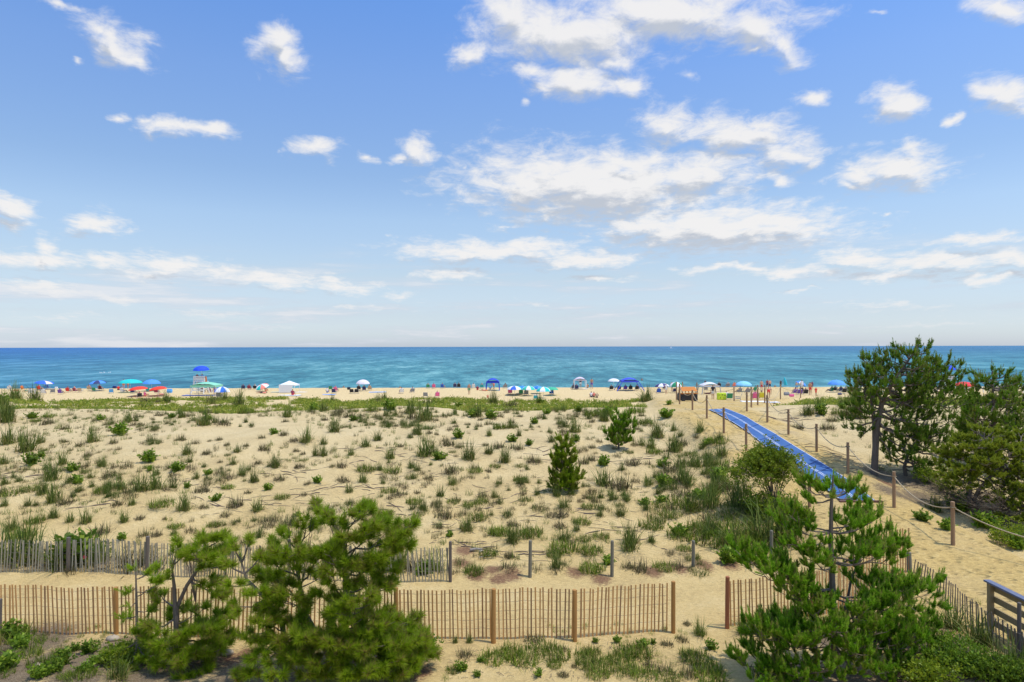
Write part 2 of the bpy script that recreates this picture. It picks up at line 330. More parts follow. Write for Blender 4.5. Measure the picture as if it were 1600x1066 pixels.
# ------------------------------------------------------------------ where the plants stand (photo pixel of the foot, width in pixels)
Z7 = """30 130 100 G;40 240 85 G;130 275 115 G;200 235 60 G;110 230 60 G;235 140 65 B;460 230 70 G;500 125 50 L;540 145 60 B;600 195 90 L;640 130 60 G;570 235 50 B;690 170 30 B;325 230 40 B;755 225 60 B;860 110 40 L;930 105 40 B;1020 145 85 G;1110 145 75 B;695 105 50 B;1260 155 25 B;1425 130 40 B;905 220 55 B;935 290 60 G;1035 290 50 B;1050 225 30 B;1095 220 40 B;1185 280 50 G;1230 250 35 B;1135 245 30 B;1320 270 60 B;1310 210 45 B;1420 195 50 B;1370 190 50 L;1530 230 75 G;1470 225 50 B;1480 275 40 B;1515 290 30 B;1580 300 50 G;1375 355 70 G;1500 355 60 B;1290 340 50 B;1100 330 30 B;1165 345 45 G;1210 400 60 G;1145 415 70 B;1270 430 60 G;950 330 35 G;515 355 55 G;575 360 45 B;310 345 60 G;360 380 60 L;430 355 40 B;440 300 50 B;20 340 50 G;50 490 80 M;150 470 60 M;260 420 90 G;215 490 70 G;270 530 100 G;385 440 70 L;395 480 60 G;520 480 75 M;600 470 90 G;700 480 100 G;780 470 100 G;830 480 50 B;540 410 80 B;660 545 50 G;590 545 60 B;810 550 85 M;920 570 85 G;1020 560 50 B;1080 525 60 L;1180 550 90 B;1285 575 80 G;1010 480 80 B;870 425 60 B;935 460 40 L;1140 460 50 M;1340 470 50 L;1410 510 55 M;1240 485 40 B;1400 420 60 B;1585 435 50 L;1540 440 40 B;1580 560 50 M;1520 495 40 B;180 550 40 G;140 550 45 G;20 550 50 G;270 610 60 G;180 630 70 M;350 630 50 G;430 635 75 G;500 690 110 B;620 630 60 G;700 615 50 B;825 615 25 B;880 655 60 M;870 695 50 G;1075 650 55 M;1130 600 60 B;1180 640 50 B;1350 635 75 B;110 700 90 M;60 670 80 G;610 720 60 L;780 700 60 B;720 700 60 B;1490 600 40 L;330 540 80 B;745 330 90 L;890 380 75 L;160 345 80 L;205 305 45 L;1040 395 45 L;870 405 60 B;745 375 35 L"""
Z8 = """70 80 50 B;20 100 35 B;140 105 35 L;195 105 30 B;220 60 50 M;275 85 40 G;350 125 25 B;435 100 85 G;515 90 30 B;615 120 30 B;710 95 60 L;670 100 30 B;795 135 45 G;755 135 50 M;835 85 30 B;895 115 40 L;945 75 40 L;1000 118 40 G;1060 150 65 G;1020 130 50 G;1070 190 40 L;965 190 42 G;575 175 50 L;405 160 55 G;455 155 30 B;485 160 25 B;190 210 50 G;240 185 50 G;15 200 40 G;15 250 45 G;130 245 40 G;290 260 50 G;335 210 30 B;60 150 60 G;90 295 50 B;50 295 30 B;190 310 60 M;180 360 50 G;95 355 60 B;405 315 50 G;300 315 60 M;545 320 70 B;645 315 50 M;700 315 35 B;730 295 35 M;835 295 35 M;835 350 45 M;745 370 30 B;410 355 25 B;550 370 45 G;440 250 90 G;500 265 60 L;620 265 70 G;705 240 50 G;770 275 60 G;800 190 50 L;830 165 30 G;870 205 40 L;705 165 30 G;530 205 70 B;580 215 45 B;690 205 30 B;745 215 60 B;820 220 60 B;890 275 60 B;1100 280 60 B;1180 372 80 G;1180 290 60 L;1130 270 50 B;1240 385 110 B;1300 285 80 B;1430 300 60 L;1460 320 80 B;1405 170 75 G;1475 145 40 G;1350 115 60 M;1140 80 60 M;1180 105 50 G;1340 210 40 G;1380 220 50 G;1480 230 70 G;1370 375 50 G;1420 370 50 G;290 400 50 M;330 420 80 B;390 445 50 M;405 405 35 B;490 450 50 B;555 445 40 M;625 460 45 M;670 445 48 M;895 465 40 B;520 505 75 B;610 560 72 G;660 510 60 M;540 585 40 L;500 550 40 B;750 575 70 M;800 540 60 B;870 580 80 M;800 615 70 G;1000 500 75 B;1015 470 60 G;1120 465 52 M;1090 530 58 M;1165 500 40 G;1215 440 40 G;1275 440 50 G;1250 500 60 G;1355 455 50 L;1430 460 65 M;1460 500 70 M;1380 545 75 M;1530 500 35 G;1100 600 48 M;1170 590 52 M;1020 605 75 G;1295 620 90 G;1380 610 40 G;1500 590 80 M;1570 560 40 G;430 480 50 G;960 500 45 B;1000 545 60 B;1130 215 40 B;1070 560 40 G"""
ZB = """225 310 75 M;140 410 80 M;600 400 90 G;360 240 85 G;290 195 80 M;470 200 80 M;640 290 110 M;680 250 80 B;790 300 95 M;800 400 100 M;880 370 75 L;1010 290 115 G;1060 400 110 B;1000 390 70 B;1200 390 85 M;1310 285 65 M;1360 340 60 M;1290 215 100 L;1490 240 110 L;1550 360 120 L;260 900 110 M;340 870 110 M;430 910 110 M;520 850 120 M;600 880 110 M;480 800 110 B;640 850 70 B;70 960 80 L;160 990 50 L;505 990 58 L;590 930 60 M;640 985 60 B;800 860 70 M;780 930 100 M;850 920 90 M;830 980 100 M;760 880 80 M;940 800 50 L;1000 860 110 M;950 900 90 M;1060 870 110 M;980 960 110 M;1080 830 80 L;1090 990 110 M;1120 940 80 B;1200 970 95 B;1230 1000 90 M;1380 900 120 M;1440 960 120 M;1460 1000 130 M;1330 990 100 B;1340 870 70 M;1460 840 75 L;1400 760 90 G;1330 700 45 B;1300 790 65 B;1215 815 65 B;820 800 42 L;1140 810 40 L;40 800 40 G;120 800 45 G;30 960 60 M;90 880 90 B;180 910 40 L;700 940 40 B;1310 910 60 B;1130 250 50 G;340 400 90 B;340 330 60 B;590 320 60 M"""
PLANTS = []
def parse(s, sc, ox, oy, what):
    for q in s.split(';'):
        a, b, c, k = q.split(); px = ox+float(a)/sc; py = oy+float(b)/sc; PLANTS.append([px, py, float(c)/sc, k, what])
parse(Z7, 3.2, 0, 620, 'slope'); parse(Z8, 2.667, 500, 620, 'slope'); parse(ZB, 3.556, 700, 780, 'front')
# plants in front of and around the fences at the left and right bottom corners
for px, py, w, k in [(16,1000,34,'L'),(30,1018,30,'L'),(12,1048,36,'L'),(45,1012,26,'M'),(95,1042,30,'L'),(88,1052,26,'L'),(135,1052,28,'L'),(62,1062,34,'L'),(20,998,40,'M'),(118,1018,20,'L'),
   (185,1062,38,'G'),(10,880,60,'G'),(40,884,60,'G'),(70,880,60,'B'),(120,884,70,'L'),(150,886,50,'G'),(180,884,50,'B'),(210,888,50,'B'),(95,890,50,'G'),(240,886,50,'B'),(620,895,50,'G'),(650,893,40,'B'),(680,895,40,'G'),(660,900,30,'L'),
   (1160,775,34,'G'),(1120,770,40,'G'),(1150,800,44,'G'),(1172,806,40,'B'),(1110,800,44,'G'),(1140,840,60,'M'),(1195,850,60,'G'),(1170,870,60,'M'),(1230,850,60,'G'),(1110,850,50,'M'),(1190,985,44,'M'),(1220,978,50,'B'),(1160,992,22,'G'),(1250,985,50,'M'),
   (1470,1000,40,'B'),(1490,985,40,'G'),(1530,1010,60,'G'),(1210,1060,50,'M'),(1560,1058,60,'G'),(1595,1062,60,'G'),(1590,860,30,'L'),(1540,826,40,'L'),(1500,800,40,'L'),(1440,815,26,'L'),(1460,800,30,'G'),(1480,830,24,'L'),
   (1293,671,22,'B'),(1245,670,26,'B'),(1262,649,24,'G'),(1270,645,16,'B'),(1340,655,26,'G'),(1325,652,22,'B'),(1010,628,26,'G'),(600,626,16,'G'),(24,625,24,'G'),(8,652,30,'G'),(905,645,14,'L'),(845,632,14,'L'),(1280,640,20,'G')]:
    PLANTS.append([px, py, w, k, 'front' if py > 860 else 'slope'])
q = random.Random(5)
def inpoly(x, y, P):
    c = False
    for i in range(len(P)):
        a, b = P[i], P[i-1]
        if (a[1] > y) != (b[1] > y) and x < (b[0]-a[0])*(y-a[1])/(b[1]-a[1])+a[0]: c = not c
    return c
def sprinkle(poly, n, kinds, w0, w1, what):
    xs = [p[0] for p in poly]; ys = [p[1] for p in poly]; k = 0
    while k < n:
        x = q.uniform(min(xs), max(xs)); y = q.uniform(min(ys), max(ys))
        if inpoly(x, y, poly): PLANTS.append([x, y, q.uniform(w0, w1)*(y-500)/250, q.choice(kinds), what]); k += 1
sprinkle([(1045,690),(1095,665),(1142,700),(1140,760),(1190,810),(1210,860),(1110,870),(1080,800),(1010,780),(1010,720)], 78, 'GGGBBMML', 15, 32, 'thicket')
for k in range(20): PLANTS.append([q.uniform(0, 215), q.uniform(990, 1064), q.uniform(14, 28), q.choice('LMMBB'), 'front'])
for k in range(64):
    px = q.uniform(0, 1060) if k < 54 else q.uniform(1270, 1345); PLANTS.append([px, q.uniform(628, 660), q.uniform(11, 24), q.choice('GGBBML'), 'slope'])
ntufts = len(PLANTS)
_r = np.random.default_rng(33); DRIFT = []
while len(DRIFT) < 900:
    x = _r.uniform(-42, 13); y = 20.6+25*_r.random()**1.25
    if abs(x) > y*.8+2 or pathw(x, y) > .03: continue
    d_ = .62*float(vn(x/4.2, y/2.0, 41))+.38*float(vn(x/1.3, y/.8, 42))+.10*float(sst(x, -4, 8))+.05*float(sst(38-y, 0, 10))
    if d_ < .60+.05*_r.random(): continue
    DRIFT.append((x, y))
LITTER = []          # x, y, radius, strength : brown litter on the sand round the plants
for p in PLANTS:
    p.append(G(p[0], p[1])); 
    wr = p[2]*p[5].y/F; p.append(wr); LITTER.append((p[5].x, p[5].y, wr*.6, .75 if p[3] in 'GB' else .5))
for (x_, y_) in DRIFT: LITTER.append((x_, y_, .26, .62))
# ------------------------------------------------------------------ the ground: one sheet
def axis(segs):
    o = []
    for a, b, s in segs: o += list(np.arange(a, b-1e-6, s))
    return np.array(o + [segs[-1][1]])
gx = axis([(-1500,-300,150),(-300,-80,6),(-80,-36,1.0),(-36,-16,.32),(-16,18,.14),(18,40,.32),(40,80,1.0),(80,300,6),(300,1500,150)])
gy = axis([(-400,-40,60),(-40,8,2),(8,12,.4),(12,48,.14),(48,62,.4),(62,135,1.0),(135,320,8)])
X, Y = np.meshgrid(gx, gy); Z = H(X, Y)
lit = np.zeros_like(X); red = np.zeros_like(X)
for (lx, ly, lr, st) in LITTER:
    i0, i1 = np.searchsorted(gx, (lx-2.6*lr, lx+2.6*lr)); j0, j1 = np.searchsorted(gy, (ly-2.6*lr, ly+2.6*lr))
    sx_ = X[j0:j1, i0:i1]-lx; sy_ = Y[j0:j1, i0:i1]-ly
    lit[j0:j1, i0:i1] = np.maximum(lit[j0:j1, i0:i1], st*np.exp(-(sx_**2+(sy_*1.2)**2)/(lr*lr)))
    Z[j0:j1, i0:i1] += .05*min(1, lr/.3)*np.exp(-(sx_**2+sy_**2)/(lr*lr*1.3))
def blot(arr, pts, rad, st):
    for (px, py) in pts:
        c = G(px, py); r = rad*c.y/F
        m_ = st*np.exp(-((X-c.x)**2+((Y-c.y)*.8)**2)/(r*r)); np.maximum(arr, m_, out=arr)
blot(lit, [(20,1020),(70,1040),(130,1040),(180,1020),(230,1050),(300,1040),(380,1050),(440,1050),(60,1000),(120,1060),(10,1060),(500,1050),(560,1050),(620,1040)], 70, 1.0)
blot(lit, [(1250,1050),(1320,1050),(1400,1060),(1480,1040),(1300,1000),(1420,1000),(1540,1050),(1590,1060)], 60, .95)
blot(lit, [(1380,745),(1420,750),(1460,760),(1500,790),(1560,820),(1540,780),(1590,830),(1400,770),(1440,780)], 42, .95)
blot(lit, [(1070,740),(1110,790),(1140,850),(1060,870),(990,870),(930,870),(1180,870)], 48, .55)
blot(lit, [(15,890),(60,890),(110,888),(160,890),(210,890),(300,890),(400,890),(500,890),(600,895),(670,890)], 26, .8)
blot(red, [(720,880),(745,900),(770,890),(800,900),(725,860),(1020,895),(1060,890),(1100,886),(1140,884),(780,905),(900,895),(940,905),(660,1050),(640,1060),(385,1020),(360,1030),(1385,755)], 24, .9)
blot(red, [(60,985),(40,990),(200,1000),(560,1060),(610,1060)], 20, .6)
pw = pathw(X, Y)*sst(Y, 12, 16)
nxg, nyg = len(gx), len(gy); idx = np.arange(nxg*nyg).reshape(nyg, nxg)
quads = np.stack([idx[:-1,:-1], idx[:-1,1:], idx[1:,1:], idx[1:,:-1]], -1).reshape(-1, 4)
me = mesh_np('ground', np.stack([X, Y, Z], -1), quads=quads, smooth=True)
a = me.attributes.new('zone', 'FLOAT_COLOR', 'POINT')
a.data.foreach_set('color', np.stack([pw, lit, red, np.ones_like(pw)], -1).astype(np.float32).ravel())
m, t, p, o = newmat('sand')
tc = N(t, 'ShaderNodeTexCoord'); V = tc.outputs['Object']; at = N(t, 'ShaderNodeAttribute', attribute_name='zone'); sc = N(t, 'ShaderNodeSeparateColor'); t.links.new(at.outputs['Color'], sc.inputs[0])
mpx = N(t, 'ShaderNodeMapping'); mpx.inputs['Scale'].default_value = (1, 1.6, 1); t.links.new(V, mpx.inputs[0]); VS = mpx.outputs[0]
n1 = noise(t, .5, 5, V); n2 = noise(t, 6, 6, VS, .65); n3 = noise(t, 42, 4, V, .7)
sep = N(t, 'ShaderNodeSeparateXYZ'); t.links.new(V, sep.inputs[0])
base0 = RAMP(t, M(t, 'ADD', M(t, 'MULTIPLY', n1, .5), M(t, 'MULTIPLY', n2, .5)), [(.30, (.47, .33, .145)), (.5, (.66, .48, .20)), (.72, (.76, .58, .275))])
base = RAMP(t, M(t, 'ADD', M(t, 'MULTIPLY', n1, .5), M(t, 'MULTIPLY', n2, .5)), [(.30, (.50, .385, .21)), (.5, (.66, .51, .26)), (.72, (.75, .595, .33))])
gold = RAMP(t, n2, [(.3, (.44, .30, .115)), (.55, (.65, .455, .16)), (.75, (.74, .56, .25))])
base = MIX(t, M(t, 'ADD', SMOOTH(t, sep.outputs[1], 19, 40), M(t, 'MULTIPLY', M(t, 'SUBTRACT', n1, .5), .9), clamp=True), base0, base)
base = MIX(t, M(t, 'MULTIPLY', sc.outputs[0], SMOOTH(t, n1, .25, .6)), base, gold)
beach = SMOOTH(t, sep.outputs[1], 60, 85)
base = MIX(t, M(t, 'MULTIPLY', beach, .8), base, RAMP(t, n2, [(.3, (.66, .48, .22)), (.7, (.80, .62, .33))]))
wet = SMOOTH(t, sep.outputs[1], 119.5, 122); base = MIX(t, wet, base, (.30, .21, .12))
grain = RAMP(t, n3, [(.2, (.72, .70, .66)), (.5, (1, 1, 1)), (.8, (1.1, 1.1, 1.1))]); base = MIX(t, .8, base, grain, 'MULTIPLY')
# twigs, seeds and broken stems scattered on the dune sand
mp1 = N(t, 'ShaderNodeMapping'); mp1.inputs['Scale'].default_value = (2.2, 11, 1); mp1.inputs['Rotation'].default_value = (0, 0, .25); t.links.new(V, mp1.inputs[0])
st1 = noise(t, 2.6, 7, mp1.outputs[0], .72); st2 = noise(t, 1.1, 3, V)
st3 = noise(t, 14, 5, V, .75)
sp = M(t, 'MULTIPLY', SMOOTH(t, st1, .60, .70), SMOOTH(t, st2, .42, .60))
sp = M(t, 'MAXIMUM', sp, M(t, 'MULTIPLY', SMOOTH(t, st3, .655, .72), .9))
notp = M(t, 'MULTIPLY', M(t, 'SUBTRACT', 1.0, M(t, 'MULTIPLY', sc.outputs[0], .75)), M(t, 'SUBTRACT', 1.0, beach))
base = MIX(t, M(t, 'MULTIPLY', M(t, 'MULTIPLY', sp, notp), .75), base, (.17, .12, .08))
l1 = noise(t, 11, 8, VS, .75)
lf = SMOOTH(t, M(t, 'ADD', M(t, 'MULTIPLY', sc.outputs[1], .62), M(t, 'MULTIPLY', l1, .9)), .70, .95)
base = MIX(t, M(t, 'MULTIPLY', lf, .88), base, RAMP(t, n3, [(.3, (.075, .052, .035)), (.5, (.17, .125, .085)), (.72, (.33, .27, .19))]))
rf = SMOOTH(t, M(t, 'ADD', M(t, 'MULTIPLY', sc.outputs[2], .6), M(t, 'MULTIPLY', l1, .9)), .68, .95)
base = MIX(t, M(t, 'MULTIPLY', rf, .9), base, RAMP(t, n3, [(.3, (.12, .05, .03)), (.7, (.30, .16, .09))]))
t.links.new(base, p.inputs['Base Color']); p.inputs['Roughness'].default_value = .95; p.inputs['Specular IOR Level'].default_value = .15
fp = N(t, 'ShaderNodeTexVoronoi'); fp.inputs['Scale'].default_value = 2.6; fp.feature = 'SMOOTH_F1'; t.links.new(mpx.outputs[0], fp.inputs['Vector'])
hgt = M(t, 'ADD', M(t, 'MULTIPLY', n2, .8), M(t, 'ADD', M(t, 'MULTIPLY', n3, .16), M(t, 'MULTIPLY', M(t, 'MULTIPLY', SMOOTH(t, fp.outputs['Distance'], .08, .42), M(t, 'ADD', sc.outputs[0], M(t, 'MULTIPLY', beach, .5))), .95)))
bump(t, p, hgt, .14, 1.0)
go_ = link('ground', me, m); tag(go_, kind='structure')
# ------------------------------------------------------------------ sea
sx1 = axis([(-60000,-3000,6000),(-3000,-400,200),(-400,400,2.5),(400,3000,200),(3000,60000,6000)])
sy1 = axis([(121,260,1.0),(260,700,6),(700,4000,100),(4000,60000,4000)])
XX, YY = np.meshgrid(sx1, sy1)
fa = np.exp(-(YY-121)/260)
ZZ = -1.45 + fa*(.10*np.sin(YY/2.4+vn(XX/14, YY/20, 31)*9)*vn(XX/18, YY/6, 32) + .16*np.sin(YY/5.5+vn(XX/30, YY/30, 33)*7)*vn(XX/35, YY/12, 34))
idx = np.arange(XX.size).reshape(XX.shape)
me = mesh_np('sea', np.stack([XX, YY, ZZ], -1), quads=np.stack([idx[:-1,:-1], idx[:-1,1:], idx[1:,1:], idx[1:,:-1]], -1).reshape(-1, 4), smooth=True)
m, t, p, o = newmat('sea_water')
tc = N(t, 'ShaderNodeTexCoord'); V = tc.outputs['Object']; sep = N(t, 'ShaderNodeSeparateXYZ'); t.links.new(V, sep.inputs[0])
# long-crested chop: the pattern stretches along the shore, coarser further out
lg = M(t, 'LOGARITHM', M(t, 'MAXIMUM', sep.outputs[1], 60.0), 2.718)
ld = N(t, 'ShaderNodeCombineXYZ'); t.links.new(M(t, 'DIVIDE', sep.outputs[0], M(t, 'MAXIMUM', sep.outputs[1], 60.0)), ld.inputs[0]); t.links.new(lg, ld.inputs[1])
def smap(sx2, sy2, src): 
    q_ = N(t, 'ShaderNodeMapping'); q_.inputs['Scale'].default_value = (sx2, sy2, 1); t.links.new(src, q_.inputs[0]); return q_.outputs[0]
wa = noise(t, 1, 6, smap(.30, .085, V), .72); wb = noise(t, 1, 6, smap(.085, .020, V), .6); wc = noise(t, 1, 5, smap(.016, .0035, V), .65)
bands = noise(t, 1, 5, smap(.0020, .011, V), .55)
far = SMOOTH(t, lg, 4.9, 8.2); 
near_c = MIX(t, SMOOTH(t, bands, .35, .65), (.028, .195, .225), (.060, .26, .275))
far_c = MIX(t, SMOOTH(t, noise(t, 1, 4, smap(.0004, .0016, V)), .35, .65), (.022, .135, .25), (.035, .175, .29))
colr = MIX(t, far, near_c, far_c)
left = SMOOTH(t, M(t, 'DIVIDE', sep.outputs[0], M(t, 'MAXIMUM', sep.outputs[1], 60.0)), -.25, -.80)
colr = MIX(t, M(t, 'MULTIPLY', left, M(t, 'MULTIPLY_ADD', far, .45, .25)), colr, (.010, .11, .34))
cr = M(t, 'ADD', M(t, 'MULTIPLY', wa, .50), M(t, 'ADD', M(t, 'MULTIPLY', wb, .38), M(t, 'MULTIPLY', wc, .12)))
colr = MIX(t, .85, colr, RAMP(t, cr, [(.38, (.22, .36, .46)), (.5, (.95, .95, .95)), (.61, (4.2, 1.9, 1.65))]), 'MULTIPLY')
# a wind-roughened sea shows the colour of the water more than a mirror does
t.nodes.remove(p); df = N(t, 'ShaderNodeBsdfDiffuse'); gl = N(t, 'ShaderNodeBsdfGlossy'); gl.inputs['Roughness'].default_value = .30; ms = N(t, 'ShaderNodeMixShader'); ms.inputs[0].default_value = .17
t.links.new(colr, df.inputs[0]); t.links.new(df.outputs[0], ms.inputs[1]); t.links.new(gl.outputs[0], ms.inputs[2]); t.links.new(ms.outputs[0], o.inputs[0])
bm_ = N(t, 'ShaderNodeBump'); bm_.inputs['Distance'].default_value = 1.5; t.links.new(M(t, 'ADD', M(t, 'MULTIPLY', wa, .6), M(t, 'ADD', M(t, 'MULTIPLY', wb, 1.6), M(t, 'MULTIPLY', wc, 4.0))), bm_.inputs['Height'])
t.links.new(bm_.outputs[0], gl.inputs['Normal']); t.links.new(bm_.outputs[0], df.inputs['Normal'])
tag(link('sea', me, m), kind='structure')
# ------------------------------------------------------------------ plant templates
def blades(n, h, spread, lean, bw, r, hv=.35, curve=.6, base=.25, seg=3):
    """n arching blades: returns V (n*(2*seg+1),3), tris+quads merged as tris, tint"""
    az = r.uniform(0, 2*np.pi, n); ln = np.abs(r.normal(0, lean, n)); ht = h*(1-hv*r.random(n)); br = spread*base*np.sqrt(r.random(n))
    ba = r.uniform(0, 2*np.pi, n); bx = br*np.cos(ba); by = br*np.sin(ba)
    dx, dy = np.cos(az), np.sin(az); out = np.sin(ln)*ht; up = np.cos(ln)*ht; Vs = []; fa = az + np.pi/2 + r.uniform(-.8, .8, n); sx_, sy_ = np.cos(fa), np.sin(fa)
    for k in range(seg+1):
        f = k/seg; o_ = out*(f*(1-curve)+curve*f*f*1.6); z = up*(f - .28*curve*np.sin(ln)*f*f*1.6); w = bw*(1-f)**.7*(.7+.3*r.random(n)) if k < seg else 0
        c = np.stack([bx+dx*o_, by+dy*o_, z], -1)
        if k < seg: s_ = np.stack([sx_*w, sy_*w, 0*sx_], -1); Vs += [c-s_, c+s_]
        else: Vs.append(c)
    V = np.stack(Vs, 1); nv = V.shape[1]; b = (np.arange(n)*nv)[:, None]; T = []
    for k in range(seg-1): T += [[2*k, 2*k+1, 2*k+3], [2*k, 2*k+3, 2*k+2]]
    T.append([2*seg-2, 2*seg-1, 2*seg]); T = np.array(T)
    return V.reshape(-1, 3), (b[:, None]+T[None]).reshape(-1, 3), np.repeat(r.random(n), nv)
def leaves(cent, dirs, L, Wd, r, jit=.5):
    """one folded 4-point leaf per centre"""
    n = len(cent); d = dirs + r.normal(0, jit, (n, 3)); d /= np.linalg.norm(d, axis=1)[:, None]
    s_ = np.cross(d, r.normal(0, 1, (n, 3))); s_ /= np.linalg.norm(s_, axis=1)[:, None]+1e-9
    L = L*(.6+.7*r.random(n))[:, None]; Wd = Wd*(.7+.5*r.random(n))[:, None]
    V = np.stack([cent, cent+d*L*.5+s_*Wd, cent+d*L, cent+d*L*.5-s_*Wd], 1); b = (np.arange(n)*4)[:, None]
    return V.reshape(-1, 3), (b[:, None]+np.array([[0,1,2],[0,2,3]])[None]).reshape(-1, 3), np.repeat(r.random(n), 4)
def join(parts):
    V = []; T = []; A = []; k = 0
    for v, t_, a_ in parts: V.append(v); T.append(t_+k); A.append(a_); k += len(v)
    return np.concatenate(V), np.concatenate(T), np.concatenate(A)
def tpl_G(r): 
    a = blades(84, 1.1, 1, .46, .017, r, .62, .75, .22); b = blades(70, .55, 1, .85, .018, r, .5, .6, .34); b[2][:] = .55+.45*b[2]; a[2][:] = a[2]*.85
    return join([a, b])
def tpl_B(r):
    a = blades(90, .66, 1, .62, .016, r, .7, .3, .32); b = blades(90, .3, 1, 1.1, .018, r, .5, .5, .45); b[2][:] *= .4; return join([a, b])
def tpl_M(r):
    a = blades(230, .55, 1, .75, .018, r, .5, .6, .55); b = blades(70, .25, 1, 1.2, .018, r, .5, .5, .5); b[2][:] = .1*b[2]+.9*(b[2] > .5); return join([a, b])
def tpl_L(r):
    st = []; cs = []; ds = []
    for k in range(22):
        az = r.uniform(0, 6.28); ln = abs(r.normal(0, .5)); L = r.uniform(.35, .75); d = np.array([np.cos(az)*np.sin(ln), np.sin(az)*np.sin(ln), np.cos(ln)]); b = np.array([np.cos(az), np.sin(az), 0])*r.uniform(0, .2)
        for j in range(20): f = .15+.85*j/19; cs.append(b+d*L*f); a2 = r.uniform(0, 6.28); ds.append(np.array([np.cos(a2), np.sin(a2), .5]))
    return join([leaves(np.array(cs), np.array(ds), .19, .055, r, .3), blades(16, .5, 1, .4, .008, r, .4, .3, .3)])
TPL = {}
for k, fn, mt, nm in (('G', tpl_G, m_beachgrass, 'beachgrass_tuft'), ('B', tpl_B, m_drygrass, 'dry_tuft'), ('M', tpl_M, m_mound, 'grass_mound'), ('L', tpl_L, m_green, 'leafy_plant')):
    TPL[k] = []
    for i in range(6):
        v, t_, a_ = fn(np.random.default_rng(100*ord(k)+i)); me = mesh_np(nm, v, tris=t_, tint=a_); me.materials.append(mt); TPL[k].append(me)
KN = {'G': ('beachgrass_tuft', 'beach grass', 'grey-green beachgrass tuft'), 'B': ('dry_tuft', 'dry tuft', 'brown dry tuft'), 'M': ('grass_mound', 'grass clump', 'mossy-green grass clump'), 'L': ('leafy_plant', 'plant', 'bright leafy plant')}
def area(px, py):
    if py > 905:
        return 'in the left foreground' if px < 230 else 'before the orange fence' if px < 1130 else 'by the front right pine'
    if py > 875 and px < 712: return 'behind the grey slat fence'
    if px > 1205: return 'right of the blue mat' if py < 700 else 'beside the right rope posts'
    if py > 840: return 'among the lone grey posts' if px > 712 else 'just above the grey fence'
    if px > 1040: return ('in the upper' if py < 750 else 'in the middle' if py < 790 else 'in the lower')+' thicket left of the mat' if py > 690 else 'left of the far mat end'
    r_ = 'on the crest' if py < 665 else 'high on the slope' if py < 705 else 'halfway down the slope' if py < 765 else 'low on the slope'
    return r_ + (' at far left' if px < 200 else ' below the lifeguard stand' if px < 400 else ' below the white tent' if px < 610 else ' below the blue canopy' if px < 830 else ' near the small pines')
ORD = 'leftmost,second,third,fourth,fifth,sixth,seventh,eighth,ninth,tenth,eleventh,twelfth,thirteenth,fourteenth,fifteenth,sixteenth,seventeenth,eighteenth,nineteenth,twentieth,twenty-first,twenty-second,twenty-third,twenty-fourth,twenty-fifth,twenty-sixth,twenty-seventh,twenty-eighth,twenty-ninth,thirtieth,thirty-first,thirty-second,thirty-third,thirty-fourth,thirty-fifth,thirty-sixth,thirty-seventh,thirty-eighth'.split(',')
grp = {}
for p_ in PLANTS:
    grp.setdefault((p_[3], area(p_[0], p_[1])), []).append(p_)
for (k, ar), L_ in grp.items():
    L_.sort(key=lambda p_: p_[0])
    for i, p_ in enumerate(L_):
        c, wr = p_[5], p_[6]; o = bpy.data.objects.new(KN[k][0], q.choice(TPL[k])); COL.objects.link(o)
        hs = {'G': q.uniform(.8, 1.25), 'B': q.uniform(.7, 1.1), 'M': q.uniform(.8, 1.1), 'L': q.uniform(.8, 1.15)}[k]
        o.location = (c.x, c.y, c.z+.01); s_ = wr*(1.38 if p_[4] == 'front' and p_[3] in 'MB' else 1.02 if p_[3] == 'L' else 1.3); o.scale = (s_, s_, s_*hs); o.rotation_euler = (q.uniform(-.06, .06), q.uniform(-.06, .06), q.uniform(0, 6.28))
        pl = KN[k][2]
        lab = 'lone '+pl+' '+ar if len(L_) == 1 else 'leftmost '+pl+' '+ar if i == 0 else 'rightmost '+pl+' '+ar if i == len(L_)-1 else ORD[i]+' '+pl+' from left, '+ar
        tag(o, lab, KN[k][1], pl + 's ' + ar)
# ------------------------------------------------------------------ uncountable small growth: one object each
def scatter(name, label, cat, mat, pos, tpls, smin, smax, seed):
    r = np.random.default_rng(seed); V = []; T = []; A = []; k = 0
    for (x, y) in pos:
        v, t_, a_ = tpls[r.integers(len(tpls))]; s_ = r.uniform(smin, smax); an = r.uniform(0, 6.28); c_, n_ = np.cos(an), np.sin(an)
        vv_ = v*s_; vv_ = np.stack([vv_[:,0]*c_-vv_[:,1]*n_+x, vv_[:,0]*n_+vv_[:,1]*c_+y, vv_[:,2]*r.uniform(.75, 1.25)], -1)
        V.append((vv_, x, y)); T.append(t_+k); A.append(np.clip(a_*.7+r.random()*.3, 0, 1)); k += len(v)
    zs = H(np.array([p_[1] for p_ in V]), np.array([p_[2] for p_ in V]))
    for (vv_, x, y), z in zip(V, zs): vv_[:, 2] += z-.01
    o = link(name, mesh_np(name, np.concatenate([p_[0] for p_ in V]), tris=np.concatenate(T), tint=np.concatenate(A)), mat)
    return tag(o, label, cat, kind='stuff')
def tplraw(k, i): return {'G': tpl_G, 'B': tpl_B, 'M': tpl_M}[k](np.random.default_rng(100*ord(k)+i))
scatter('dune_scrub', 'low brown and grey-green scrub in drifts over the dune slope', 'scrub', m_drygrass, DRIFT[:470], [tplraw('B', i) for i in range(4)], .25, .75, 15)
scatter('dune_grass', 'thin olive beach grass in drifts over the dune slope', 'grass', m_beachgrass, DRIFT[470:], [tplraw('G', i) for i in range(3)]+[tplraw('M', 0)], .22, .62, 16)
r = np.random.default_rng(3)
small = [blades(26, .8, 1, .5, .018, r, .6, .5, .35) for _ in range(6)]
pos = []
